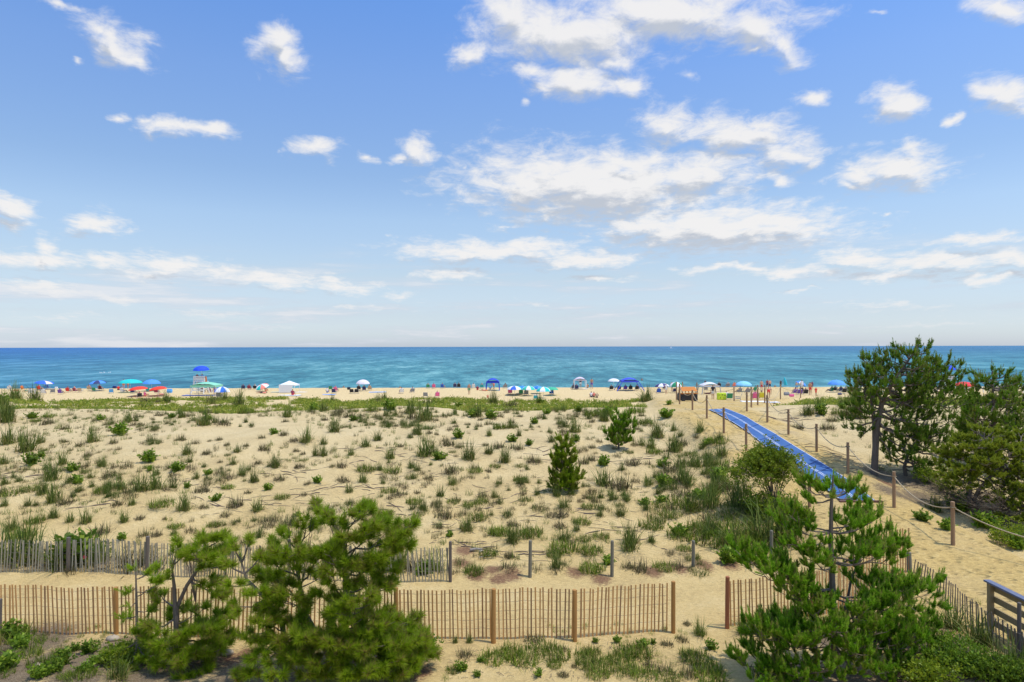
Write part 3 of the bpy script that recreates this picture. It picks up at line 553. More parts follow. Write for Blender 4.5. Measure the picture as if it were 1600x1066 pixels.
while len(pos) < 2300:
    x = r.uniform(-55, 34); y = r.uniform(21, 46.5)
    if pathw(x, y) > .05 or vn(x/5, y/4, 9) < .42 + .25*r.random(): continue
    if abs(x) > y*.8+3: continue
    pos.append((x, y))
scatter('sparse_grass_sprouts', 'sparse small sprouts of grass scattered over the dune sand', 'grass', m_drygrass, pos[:1300], small, .14, .46, 1)
scatter('green_grass_sprouts', 'sparse thin green shoots scattered over the dune sand', 'grass', m_beachgrass, pos[1300:], small, .16, .5, 2)
pos = []
while len(pos) < 260:
    x = r.uniform(-14, 12); y = r.uniform(13.5, 17.2)
    if 4.2 < x < 6.6 or vn(x/1.5, y/1.5, 19) < .5: continue
    pos.append((x, y))
scatter('foreground_sprouts', 'small green and brown sprouts on the sand before the fence', 'grass', m_mound, pos, small, .1, .26, 8)
cover = [join([blades(26, .55, 1, .8, .06, r, .5, .5, .6, 2), leaves(r.normal(0, .3, (34, 3))*np.array([1, 1, .35])+np.array([0, 0, .22]), r.normal(0, 1, (34, 3))+np.array([0, 0, 1.]), .2, .06, r)]) for _ in range(8)]
pos = []
while len(pos) < 4600:
    y = r.uniform(51, 80); x = r.uniform(-80, 80)
    if abs(x) > y*.85+6 or pathw(x, y) > .02: continue
    c = 12.5 + max(y-45, 0)*.36
    if abs(x-c) < 9 and x < c and y > 62: continue
    dens = .27 + .22*(y-50)/30 + (.12 if c-20 < x < c and y < 70 else 0)
    if vn(x/5, y/3, 12) < dens-.1+.25*(r.random()-.5): continue
    pos.append((x, y))
scatter('ground_cover', 'yellow-green low ground cover along the back of the dune crest', 'ground cover', m_band, pos, cover, .3, .85, 4)
# brown runners, roots and dead stems lying on the sand
mb = MB(); qq = random.Random(21); pts_ = []
def runner(px, py, L, ang, th):
    c = G(px, py); pts = []; a = ang; x, y = c.x, c.y
    for i in range(9):
        pts.append(Vector((x, y, float(H(x, y))+.012+.02*math.sin(i*1.3)))); a += qq.uniform(-.35, .35); x += math.cos(a)*L/8; y += math.sin(a)*L/8
    mb.tube(pts, [th*(1-.07*i) for i in range(9)], 4)
for (px, py) in [(50,735),(40,742),(110,780),(560,728),(600,730),(640,715),(700,718),(740,700),(830,705),(860,718),(950,718),(1000,720),(560,760),(600,765),(620,745),(700,742),(760,800),(780,802),(680,800),(700,822),(860,795),(880,802),(930,800),(560,705),(480,770),(460,742),(280,745),(300,752),(310,757),(130,768),(170,790),(340,790),(430,742),(1000,760),(960,765),(880,760),(810,760),(760,790),(730,850),(800,870),(890,860),(960,830),(640,800),(600,790),(520,790),(420,790),(1210,648),(1225,652),(1240,655),(1260,700),(1320,715),(1340,730),(1440,760),(1300,650),(1000,850)]:
    for k in range(5): runner(px+qq.uniform(-30, 30), py+qq.uniform(-8, 8), qq.uniform(.7, 2.2), qq.choice((0, math.pi))+qq.uniform(-.4, .4), qq.uniform(.008, .02))
for k in range(160):
    px = qq.uniform(10, 1200); py = qq.uniform(690, 900); runner(px, py, qq.uniform(.3, .9), qq.uniform(0, 6.28), qq.uniform(.005, .010))
for k in range(200):
    px = qq.choice((qq.uniform(0, 640), qq.uniform(640, 1130), qq.uniform(1190, 1600))); py = qq.uniform(1000, 1064); runner(px, py, qq.uniform(.15, .5), qq.uniform(0, 6.28), qq.uniform(.003, .006))
tag(mb.build('dead_stems', m_twig), 'dry brown roots and dead stems strewn over the sand', 'dead stems', kind='stuff')
# ------------------------------------------------------------------ blue beach mat on the path
LE = [(1107.5,641.5),(1133,655),(1160,671),(1190,694),(1217,714),(1244,735),(1265,748),(1285,762.5),(1300,773),(1313,784)]
RE = [(1135,640),(1160,649.5),(1182,662.5),(1220,685),(1250,704),(1276,720),(1300,735),(1320,748),(1340,762),(1367,784)]
def resample(P, n):
    P = [G(*p_) for p_ in P]; o = []
    for i in range(n+1):
        f = i/n*(len(P)-1); k = min(int(f), len(P)-2); o.append(P[k].lerp(P[k+1], f-k))
    return o
NL = 60; A_ = resample(LE, NL); B_ = resample(RE, NL)
root = thing('beach_mat', 'long blue roll-out access mat with white stripes on the sand path', 'mat', (B_[-1].x-.7, B_[-1].y, B_[-1].z))
def strip(name, u0, u1, lift, mat, parent, th=.02):
    mb = MB(); n = 8 if u1-u0 > .5 else 1; vs = []; rows = NL+1
    for i in range(rows):
        for j in range(n+1):
            u = u0+(u1-u0)*j/n; c = A_[i].lerp(B_[i], u); zz = sum(float(H(c.x+a_, c.y+b_)) for a_ in (-.35, 0, .35) for b_ in (-.6, -.25, .25, .6))/12+lift+.03
            vs.append(Vector((c.x, c.y, zz)))
    w = n+1; nv = len(vs); vs += [v-Vector((0, 0, th)) for v in vs]; fs = []
    for i in range(NL):
        for j in range(n):
            a, b, c, d = i*w+j, i*w+j+1, (i+1)*w+j+1, (i+1)*w+j; fs += [(a, b, c, d), (d+nv, c+nv, b+nv, a+nv)]
        fs += [(i*w, (i+1)*w, (i+1)*w+nv, i*w+nv), (i*w+n, i*w+n+nv, (i+1)*w+n+nv, (i+1)*w+n)]
    for j in range(n): fs += [(j, j+nv, j+1+nv, j+1), (NL*w+j, NL*w+j+1, NL*w+j+1+nv, NL*w+j+nv)]
    mb.add(vs, fs); return mb.build(name, mat, None, smooth=False, origin=root.location.copy())
m_mat, t, p, o = newmat('blue_mat_weave'); tc = N(t, 'ShaderNodeTexCoord'); wv = N(t, 'ShaderNodeTexWave', bands_direction='Y'); wv.inputs['Scale'].default_value = 3; wv.inputs['Distortion'].default_value = .3; t.links.new(tc.outputs['Object'], wv.inputs['Vector'])
nn_ = noise(t, 1.3, 6, tc.outputs['Object'], .7); c_ = RAMP(t, nn_, [(.3, (.030, .105, .30)), (.62, (.05, .15, .37)), (.84, (.20, .24, .31))])
t.links.new(MIX(t, .25, c_, wv.outputs['Color'], 'MULTIPLY'), p.inputs['Base Color']); p.inputs['Roughness'].default_value = .8; bump(t, p, wv.outputs['Fac'], .01, .5)
m_stripe = plain('mat_white_stripe', (.72, .76, .82), .8, .12, 20)
def mp_(o_): o_.parent = root; o_.location = (0, 0, 0)
mp_(strip('mat_sheet', 0, 1, .035, m_mat, root))
seams = MB()
def matz(c): return sum(float(H(c.x+a_, c.y+b_)) for a_ in (-.35, 0, .35) for b_ in (-.6, -.25, .25, .6))/12+.066
for i in range(4, NL, 5):
    a_, b_ = A_[i], B_[i]; n_ = 8
    for j in range(n_): p0, p1 = a_.lerp(b_, .01+.98*j/n_), a_.lerp(b_, .01+.98*(j+1)/n_); p0.z = matz(p0); p1.z = matz(p1); seams.bar(p0-root.location, p1-root.location, .05, .012)
seams.build('seam', plain('mat_seam', (.02, .05, .16), .9), root)
for u in (.012, .445, .505, .972): mp_(strip('stripe', u, u+.018, .039, m_stripe, root, .003))
mb = MB(); a, b = A_[-1], B_[-1]; mb.bar(a+Vector((-.05,-.06,.03)), b+Vector((.25,-.06,.03)), .12, .05); e = mb.build('end_board', plain('brown_end_board', (.16,.075,.05), .8), None, origin=root.location.copy()); mp_(e)
# ------------------------------------------------------------------ snow fences
def snow_fence(name, label, path, mats, posts, pitch, h, lw, postw, seed, wires=5, lean=.02, sink=0, mpost=None, hv=.02, group=None):
    """path: list of (x, y, top z or None); slats are laths wired together, posts are separate parts"""
    q = random.Random(seed); P = [Vector((a, b)) for a, b, _ in path]; o0 = Vector((path[0][0], path[0][1], float(H(path[0][0], path[0][1]))))
    root = thing(name, label, 'fence', o0, 0, group); segs = [(P[i+1]-P[i]).length for i in range(len(P)-1)]; tot = sum(segs)
    def at(s):
        for i, L in enumerate(segs):
            if s <= L or i == len(segs)-1:
                f = s/L; xy = P[i].lerp(P[i+1], f); d = (P[i+1]-P[i]).normalized(); tz = None
                if path[i][2] is not None: tz = path[i][2]*(1-f)+path[i+1][2]*f
                return xy, d, tz
            s -= L
    V = []; Fc = []; A = []; wl = [[] for _ in range(wires)]; n = int(tot/pitch)
    ph = [q.uniform(0, 6) for _ in range(4)]
    for i in range(n+1):
        s = min(tot, i*pitch+q.uniform(-.012, .012)); xy, d, tz = at(max(0, s)); gz = float(H(xy.x, xy.y)); sag = .03*math.sin(s*.9+ph[0])+.02*math.sin(s*2.1+ph[1])
        zt = (gz+h+sag if tz is None else tz+sag*.7) + q.uniform(-hv, hv); zb = min(gz-.05, zt-.4) if sink else max(gz-.04, zt-1.25)
        ln = lean*math.sin(s*.7+ph[2])+q.gauss(0, lean*.5); fw = lean*math.sin(s*.5+ph[3]); nrm = Vector((-d.y, d.x)); hh = zt-zb
        b = Vector((xy.x, xy.y, zb)); tp = Vector((xy.x+d.x*ln*hh*2+nrm.x*fw*2, xy.y+d.y*ln*hh*2+nrm.y*fw*2, zt)); D3 = Vector((d.x, d.y, 0))*lw*.5*q.uniform(.85, 1.1); N3 = Vector((nrm.x, nrm.y, 0))*.006
        k = len(V); V += [b-D3-N3, b+D3-N3, b+D3+N3, b-D3+N3, tp-D3-N3, tp+D3-N3, tp+D3+N3, tp-D3+N3]
        Fc += [(k,k+1,k+5,k+4),(k+1,k+2,k+6,k+5),(k+2,k+3,k+7,k+6),(k+3,k,k+4,k+7),(k+4,k+5,k+6,k+7)]; A += [q.random()]*8
        for j in range(wires): f = .06+.86*j/(wires-1); wl[j].append(b.lerp(tp, f) + N3*1.5 + Vector((0, 0, q.uniform(-.004, .004))))
    me = mesh_np('slats', np.array([tuple(v-o0) for v in V]), quads=np.array(Fc), tint=A); link('slats', me, mats, root)
    for w in wl:
        mb = MB(); mb.tube([p_-o0 for p_ in w], .0035, 4); mb.build('wire', m_wire, root)
    for (px_, py_, ph_, rr, mm) in posts:
        gz = float(H(px_, py_)); mb = MB(); tl = q.uniform(-.02, .02); mb.tube([Vector((px_, py_, gz-.1))-o0, Vector((px_+tl*.5, py_, gz+ph_*.6))-o0, Vector((px_+tl, py_, gz+ph_))-o0, Vector((px_+tl, py_, gz+ph_+.012))-o0], [rr, rr*.97, rr*.94, rr*.8], 10); mb.build('post', mm, root)
    return root
def postat(px, py, top, r, m_, dy=-.06):
    c = G(px, py); return (c.x, c.y+dy, (py-top)*c.y/F, r, m_)
c0 = G(0, 990); pp = [G(-90,987), G(0,990), G(180,990), G(330,996), G(480,1000), G(620,999), G(771,999), G(898,997), G(980,991), G(1046,985)]
snow_fence('slat_fence', 'long orange-brown slat fence across the foreground left of the gap', [(v.x, v.y, None) for v in pp], m_cedar,
    [postat(184,989,917,.055,m_post), postat(620,1001,918,.055,m_post), postat(771,1003,920,.06,m_post), postat(898,1000,921,.055,m_post), postat(1051,987,908,.055,m_post), postat(2,993,935,.045,m_dgrey), postat(420,1000,925,.05,m_post)], .098, 1.18, .036, .05, 3, 6, .012)
pr = [G(1137,979), G(1200,974), G(1268,964)]; e = Vector((10.85, 18.7)); pr2 = [(v.x, v.y, None) for v in pr]+[(e.x, e.y, None)]
snow_fence('slat_fence', 'orange-brown slat fence right of the gap behind the front right pine', pr2, m_cedar,
    [postat(1135,981,901,.055,m_postred), (pr[2].x, pr[2].y-.05, 1.28, .055, m_post)], .098, 1.18, .036, .05, 5, 6, .012)
zt = CAMZ-5.8
snow_fence('slat_fence', 'dark grey slat fence running beside the wooden railing at lower right', [(10.9,18.62,zt),(10.75,17.0,zt),(10.45,15.5,zt),(10.3,14.4,zt),(10.25,13.0,zt),(10.2,11.0,zt)], m_dgrey,
    [(10.87,18.74, float(CAMZ-5.66-H(10.87,18.74)), .065, m_grey), (10.35,14.0,1.25,.04,m_dgrey)], .135, 1.1, .036, .05, 6, 3, .035, 1, None, .05)
pb = [G(-120,897), G(0,897), G(110,899), G(200,900), G(300,902), G(420,905), G(540,908), G(640,911), G(704,909)]
snow_fence('slat_fence', 'grey weathered slat fence behind the orange one, ending at left centre', [(v.x, v.y, None) for v in pb], m_grey,
    [postat(104,900,842,.06,m_dgrey,.08), postat(228,902,841,.06,m_dgrey,.08), postat(704,908,846,.045,m_dgrey), postat(450,905,845,.05,m_dgrey,.08), postat(350,903,843,.05,m_dgrey,.08)], .088, 1.02, .031, .05, 9, 4, .035)
# lone old posts
for (px, py, top, lab) in [(828,903,845,'short grey weathered post just right of the grey slat fence end'),(956,901,845,'grey weathered post with dark top at the dune foot, centre'),(1083,890,845,'grey weathered post with a stick leaning on its top'),(1205,874,829,'smooth grey post left of the front right pine')]:
    c = G(px, py); h = (py-top)*c.y/F; mb = MB(); r_ = .055; mb.tube([(0,0,-.1),(.01,0,h*.5),(.015,0,h*.97),(.015,0,h)], [r_, r_*.95, r_*.9, r_*.7], 9)
    o = mb.build('old_post', m_grey, None, loc=tuple(c)); tag(o, lab, 'post', 'lone grey posts at the dune foot')
# ------------------------------------------------------------------ rope posts and sagging ropes
RP = [(1489,852,785,'largest tan rope post, at the right above the railing'),(1397,793,738,'tan rope post right of the near end of the blue mat'),(1325,740,692,'rope post just left of the big pine trunk'),(1276,706,663,'rope post fourth up the right side of the mat'),(1232,679,640,'rope post fifth up the right side of the mat'),(1199,660,618,'rope post sixth up the right, before the people in red'),
      (1265,792,744,'rope post mostly hidden behind the front pine tip'),(1166,704,663,'rope post standing just above the round green bush'),(1131,677,637,'dark rope post at the far left edge of the blue mat'),(1104.5,654,618,'rope post left of the far end of the blue mat'),(1082,641,610,'rope post before the orange bench'),(1062,632,600,'rope post left of the orange bench'),
      (1057,625,597,'thin pale post beside the green and white umbrella'),(1066.5,622,597,'thin brown post right behind the green and white umbrella'),(1089,622,598,'post right behind the orange bench'),(1147,627,605,'post left of the purple folding chairs'),(1167,643,613,'nearest post of the four-post row by the red swimmers'),(1174,637,605,'second post of the row by the red swimmers'),(1184,633,602,'third post of the row by the red swimmers'),(1195,630,602,'farthest post of the row by the red swimmers'),
      (1219.5,624,601,'slim post before the closed cyan umbrella'),(1251,622,604,'slim post before the black folding chair group'),(1660,905,818,'rope post beyond the right picture edge')]
RT = {}
mb = MB(); mb.tube([(0,0,-.2),(0,0,.5),(.004,0,1.0),(.004,0,1.012)], [1.0, .97, .95, .8], 10); post_me = mb.build('rope_post', m_ropepost); base_mesh = post_me.data; bpy.data.objects.remove(post_me)
for (px, py, top, lab) in RP:
    c = G(px, py) if px < 1600 else Vector((15.6, 17.6, float(H(15.6, 17.6)))); h = (py-top)*c.y/F if px < 1600 else 1.3
    r_ = .06
    o = bpy.data.objects.new('rope_post', base_mesh); COL.objects.link(o); o.location = c; o.scale = (r_, r_, h); o.rotation_euler.z = px
    tag(o, lab, 'post', 'posts of the rope barriers along the sand path'); RT[px] = Vector((c.x+.004*r_, c.y, c.z+h*.88))
def rope(a, b, sag, lab, fa=0, fb=0):
    A, B = RT[a].copy(), RT[b].copy(); A.z -= fa; B.z -= fb; pts = []
    for i in range(17):
        f = i/16; p_ = A.lerp(B, f); p_.z -= 4*sag*f*(1-f); g_ = float(H(p_.x, p_.y))+.03; p_.z = max(p_.z, g_); pts.append(p_-A)
    mb = MB(); mb.tube(pts, .019, 6)
    for e_ in (A-A, B-A): mb.tube([e_+Vector((.08*math.cos(t_), .08*math.sin(t_), 0)) for t_ in [k*math.pi/5 for k in range(11)]], .016, 5, False)
    o = mb.build('rope', m_rope, None, loc=tuple(A), smooth=True); tag(o, lab, 'rope', 'ropes slung between the path posts')
rope(1660,1489,.35,'rope sagging right from the largest post to the picture edge'); rope(1489,1397,.35,'rope between the two nearest right posts'); rope(1397,1325,.30,'rope sagging in front of the big pine trunk'); rope(1325,1276,.32,'rope between third and fourth posts right of the mat')
rope(1276,1232,.32,'rope between fourth and fifth posts right of the mat'); rope(1232,1199,.3,'rope between fifth and sixth posts right of the mat'); rope(1199,1219.5,.5,'long rope running back from the sixth right post'); rope(1219.5,1251,.35,'rope between the two slim posts near the swimmers')
rope(1265,1166,.4,'rope passing behind the round green bush'); rope(1166,1131,.4,'rope over the left mat edge near the round bush'); rope(1131,1104.5,.4,'rope from the dark post to the far mat corner'); rope(1104.5,1082,.45,'deep sagging rope right before the orange bench'); rope(1082,1062,.4,'rope drooping in front of the orange bench')
rope(1062,1066.5,.3,'rope left of the orange bench'); rope(1066.5,1089,.4,'rope behind the orange bench'); rope(1089,1147,.5,'long thin rope across the sand behind the boy'); rope(1167,1174,.25,'rope nearest in the four-post row'); rope(1174,1184,.25,'middle rope of the four-post row'); rope(1184,1195,.25,'farthest rope of the four-post row')
# ------------------------------------------------------------------ wooden railing of the boardwalk
gz = float(H(10.8, 15.5)); rl = thing('boardwalk_railing', 'brown wooden boardwalk railing with grey cap at the lower right edge', 'railing', (10.82, 15.5, gz)); topz = CAMZ-5.37-gz
for y in (0, -1.9, -3.8):
    mb = MB(); mb.box((0, y, topz/2-.1), (.10, .10, topz+.2-.02)); mb.build('post', m_railwood, rl)
mb = MB(); mb.box((0, -1.95, topz+.012), (.15, 4.15, .04)); mb.build('cap_board', m_railcap, rl)
for z in (topz-.11, topz-.36, topz-.62, topz-.90):
    mb = MB(); mb.box((.072, -1.93, z), (.04, 3.95, .14)); mb.build('rail_board', m_railwood, rl)
dk = MB()
for i in range(22): dk.box((.95, -.45-i*.15, .10), (1.7, .135, .04))
for x in (.2, 1.7): dk.box((x, -2.1, -.02), (.08, 3.5, .19))
tag(dk.build('boardwalk', m_railwood, None, loc=(10.82, 15.5, gz)), 'grey-brown plank boardwalk beside the railing at lower right', 'boardwalk', kind='structure')
# ------------------------------------------------------------------ small things on the ground
def blob(name, c, sz, mat, seed, lab, cat, grp=None):
    r = random.Random(seed); mb = MB(); n, k = 12, 7; vs = []
    for i in range(k+1):
        th = math.pi*i/k
        for j in range(n): ph = 2*math.pi*j/n; rr = 1+.22*(float(vn(math.cos(ph)*1.7+seed, math.sin(ph)*1.7+i*.4, seed))-.5)*2; vs.append((sz[0]*rr*math.sin(th)*math.cos(ph), sz[1]*rr*math.sin(th)*math.sin(ph), sz[2]*rr*math.cos(th)))
    mb.add(vs, [(i*n+j, i*n+(j+1)%n, (i+1)*n+(j+1)%n, (i+1)*n+j) for i in range(k) for j in range(n)])
    o = mb.build(name, mat, None, loc=tuple(c), smooth=True); return tag(o, lab, cat, grp)
m_stone = plain('pale_stone', (.40,.33,.23), .9, .25, 9)
for (px, py, s, lab) in [(60,1042,.11,'pale flat stone among green plants in the lower left corner'),(176,1000,.16,'pale sandy stone right of the left fence post'),(354,1022,.15,'tan stone under the left pine thicket')]:
    c = G(px, py); blob('stone', c+Vector((0,0,.03)), (s, s*.7, s*.5), m_stone, px, lab, 'stone')
def stick(px, py, L, ang, r_, mat, lab, tilt=0):
    c = G(px, py)+Vector((0,0,r_+.02)); mb = MB(); d = Vector((math.cos(ang), math.sin(ang)*.6, tilt)); mb.tube([-d*L*.5, Vector((0,0,.02)), d*L*.5], [r_, r_*.95, r_*.6], 8)
    tag(mb.build('driftwood', mat, None, loc=tuple(c)), lab, 'driftwood', 'driftwood pieces behind the fence end')
m_drift = plain('driftwood_grey', (.30,.26,.21), .9, .3, 14)
stick(744,862,.42,.35,.045,m_drift,'thick grey driftwood log right of the fence end'); stick(752,864,.2,.9,.03,plain('pale_driftwood', (.5,.43,.34), .9),'short pale chunk of driftwood beside the grey log'); stick(759,871,.45,.45,.014,plain('bleached_stick', (.6,.56,.46), .9),'thin bleached stick lying below the driftwood log',.08); stick(1088,843,.5,2.6,.012,m_drift,'thin grey stick leaning across the old post top',0)
c = G(156,880); fl = MB()
for k in range(5): a = k*1.257; fl.box((.035*math.cos(a), 0, .035*math.sin(a)), (.04,.012,.04), Matrix.Rotation(a, 3, 'Y'))
tag(fl.build('ribbon', fabric((.75,.08,.13)), None, loc=(c.x, c.y-.75, c.z+.42)), 'small pink ribbon caught on the grey slat fence', 'ribbon')
# ------------------------------------------------------------------ pines, shrubs
def npn(v): return np.array([v[0], v[1], v[2]], float)
def needles(shoots, n, L, w, r, spread=(.6, 1.15)):
    """shoots: pos, unit dir, length, tint. Bottle-brush tufts of single-triangle needles"""
    P = np.array([s[0] for s in shoots]); D = np.array([s[1] for s in shoots]); SL = np.array([s[2] for s in shoots]); TT = np.array([s[3] for s in shoots])
    k = len(P); P = np.repeat(P, n, 0); D = np.repeat(D, n, 0); SL = np.repeat(SL, n); TT = np.repeat(TT, n); m_ = k*n
    f = r.random(m_); th = r.uniform(spread[0], spread[1], m_)*(1.12-.62*f**2); rv = r.normal(0, 1, (m_, 3)); pr = np.cross(D, rv); pr /= np.linalg.norm(pr, axis=1)[:, None]+1e-9
    d = D*np.cos(th)[:, None]+pr*np.sin(th)[:, None]; b = P+D*(SL*f)[:, None]; ll = (L*(.7+.5*r.random(m_)))[:, None]
    s_ = np.cross(d, r.normal(0, 1, (m_, 3))); s_ /= np.linalg.norm(s_, axis=1)[:, None]+1e-9
    V = np.stack([b-s_*w, b+s_*w, b+d*ll], 1).reshape(-1, 3); T = np.arange(m_*3).reshape(-1, 3)
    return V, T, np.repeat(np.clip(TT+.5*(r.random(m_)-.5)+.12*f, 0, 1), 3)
def curve_pts(a, b, up, n=7, wob=.0, r=None):
    a, b = npn(a), npn(b); L = np.linalg.norm(b-a); o = []
    for i in range(n):
        f = i/(n-1); p = a*(1-f)+b*f; p = p + np.array([0, 0, -up*L*math.sin(math.pi*f)])
        if r is not None and 0 < i < n-1: p = p + r.normal(0, wob*L, 3)
        o.append(p)
    return o
def pine(name, label, base, trunks, branches, auto, P, mat, seed, mask=None, group=None, cat='pine tree'):
    """trunks: list of world polylines with radii; branches: (trunk, t, tip point); auto: (trunk, t0, t1, count, reach at t0, reach at t1)"""
    r = np.random.default_rng(seed); base = npn(base); root = thing(name, label, cat, tuple(base), 0, group); wood_ = MB(); limbs = MB(); shoots = []
    def tr(t_i, t):
        pts = trunks[t_i][0]; f = t*(len(pts)-1); k = min(int(f), len(pts)-2); return npn(pts[k])*(1-(f-k))+npn(pts[k+1])*(f-k)
    for pts, rad in trunks: wood_.tube([tuple(npn(p_)-base) for p_ in pts], rad, 8)
    def shoot(p_, d, L, tnt):
        d = d/np.linalg.norm(d); 
        if mask is not None and not mask(p_): return
        shoots.append((p_-base, d, L, tnt))
    def limb(a, b, rad, depth):
        L = np.linalg.norm(b-a)
        if L < .05: return
        pts = curve_pts(a, b, P.get('sag', .10)*(1 if depth == 0 else .4), 7 if depth == 0 else 4, .02, r); dirn = (b-a)/L
        limbs.tube([tuple(q_-base) for q_ in pts], [max(.004, rad*(1-.8*i/(len(pts)-1))) for i in range(len(pts))], 5 if depth == 0 else 4, False)
        tip = pts[-1]; td = pts[-1]-pts[-2]; td /= np.linalg.norm(td)
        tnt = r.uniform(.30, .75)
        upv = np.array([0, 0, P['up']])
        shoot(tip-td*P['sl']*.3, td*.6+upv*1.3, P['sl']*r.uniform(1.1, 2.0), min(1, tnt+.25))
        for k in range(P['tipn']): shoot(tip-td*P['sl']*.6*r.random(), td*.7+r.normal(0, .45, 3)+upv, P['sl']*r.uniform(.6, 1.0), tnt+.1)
        if depth < 2 and L > P['sl']*1.2:
            n = int(L*P['tw'][depth]); 
            for i in range(n):
                f = P['bare']+(1-P['bare'])*(i+.5)/n if depth == 0 else .25+.75*(i+.5)/n
                k = f*(len(pts)-1); k0 = min(int(k), len(pts)-2); p_ = pts[k0]*(1-(k-k0))+pts[k0+1]*(k-k0)
                side = np.cross(dirn, [0, 0, 1]); side /= np.linalg.norm(side)+1e-9
                d = dirn*r.uniform(.4, .9)+side*(1 if i % 2 else -1)*r.uniform(.5, 1.1)+np.array([0, 0, r.uniform(-.15, .75)*P['up']*1.6]); d /= np.linalg.norm(d)
                limb(p_, p_+d*L*(.50 if depth == 0 else .5)*(1.15-.75*f)*r.uniform(.7, 1.2), rad*.45, depth+1)
        else:
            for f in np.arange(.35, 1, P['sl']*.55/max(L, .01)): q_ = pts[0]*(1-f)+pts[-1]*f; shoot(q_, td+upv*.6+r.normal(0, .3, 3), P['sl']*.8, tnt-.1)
    for ti, t_, tip in branches: limb(tr(ti, t_), npn(tip), P['br'], 0)
    for ti, t0, t1, n, r0, r1 in auto:
        az = r.uniform(0, 6.28)
        for i in range(n):
            f = i/(max(1, n-1)); t_ = t0+(t1-t0)*f; rr = (r0+(r1-r0)*f)*r.uniform(.75, 1.15); az += 2.4+r.uniform(-.4, .4); a = tr(ti, t_)
            limb(a, a+np.array([math.cos(az)*rr, math.sin(az)*rr, rr*r.uniform(.15, .6)*P.get('rise', 1)]), P['br']*(.5+.5*(1-f)), 0)
    for ti, (pts, rad) in enumerate(trunks):
        e = npn(pts[-1]); d = e-npn(pts[-2]); d /= np.linalg.norm(d)
        shoot(e-d*P['sl'], d, P['sl']*1.6, .6)
    v, t_, a_ = needles(shoots, P['n'], P['nl'], P['nw'], r, P.get('spread', (.6, 1.15)))
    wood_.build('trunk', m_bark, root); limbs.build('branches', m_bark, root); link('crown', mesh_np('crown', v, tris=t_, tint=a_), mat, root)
    return root
def line(pts, Y, dY=0): return [W3(a, b, Y+dY*i/(max(1, len(pts)-1))) for i, (a, b) in enumerate(pts)]
# front right pine: whorled, upright candles
Yb = 14.6; bs = G(1306, 1052); Yb = bs.y
tk = [line([(1306,1052),(1303,990),(1301,920),(1298,850),(1299,790),(1302,742)], Yb), [.085,.075,.065,.05,.035,.015]]
tk2 = [line([(1325,1050),(1330,1000),(1322,950),(1330,905),(1345,870)], Yb, .5), [.05,.05,.045,.03,.015]]
BR = [(.86,(1248,752),-.1),(.86,(1266,758),.3),(.86,(1282,765),-.4),(.86,(1338,757),.1),(.85,(1347,772),-.2),(.86,(1320,762),.5),(.84,(1258,780),.2),
 (.66,(1213,815),.2),(.66,(1228,800),-.3),(.64,(1240,850),-.5),(.67,(1253,812),.5),(.68,(1356,796),.2),(.66,(1375,806),-.3),(.66,(1335,800),.6),(.66,(1352,822),-.6),
 (.54,(1253,868),-.2),(.54,(1398,840),.2),(.52,(1414,862),-.2),(.52,(1372,868),-.7),(.5,(1275,880),-.7),(.52,(1340,860),.7),
 (.40,(1160,872),.1),(.40,(1195,880),-.4),(.40,(1212,888),.5),(.38,(1235,930),-.7),(.38,(1402,915),.3),(.38,(1457,922),.1),(.36,(1425,945),-.6),
 (.2,(1172,988),0),(.2,(1190,1000),-.6),(.22,(1210,970),.4),(.2,(1452,985),.2),(.2,(1440,1005),-.7),(.18,(1380,985),-1.0),(.18,(1300,985),-1.1),(.18,(1240,1010),-1.0),(.16,(1340,1020),-1.2),(.25,(1270,960),-.9),(.25,(1350,955),-.9),(.12,(1210,1045),-.6),(.12,(1430,1050),-.6),(.12,(1280,1050),-1.1),(.12,(1370,1055),-1.1),(.3,(1400,960),-.8),(.15,(1160,1040),-.3),(.12,(1455,1030),-.4)]
PF = dict(sl=.17, n=100, nl=.068, nw=.0044, up=1.1, tipn=4, tw=(7.2, 5.6), bare=.34, br=.022, sag=.12, spread=(.40, .85))
pine('pine_tree', 'dark green young pine with upright candles, in front of the right fence', bs, [tk, tk2], [(0, t_, W3(a, b, Yb+dy)) for t_, (a, b), dy in BR], [(0,.06,.34,9,.75,.7),(1,.3,.9,5,.5,.3)], PF, m_pine, 41)
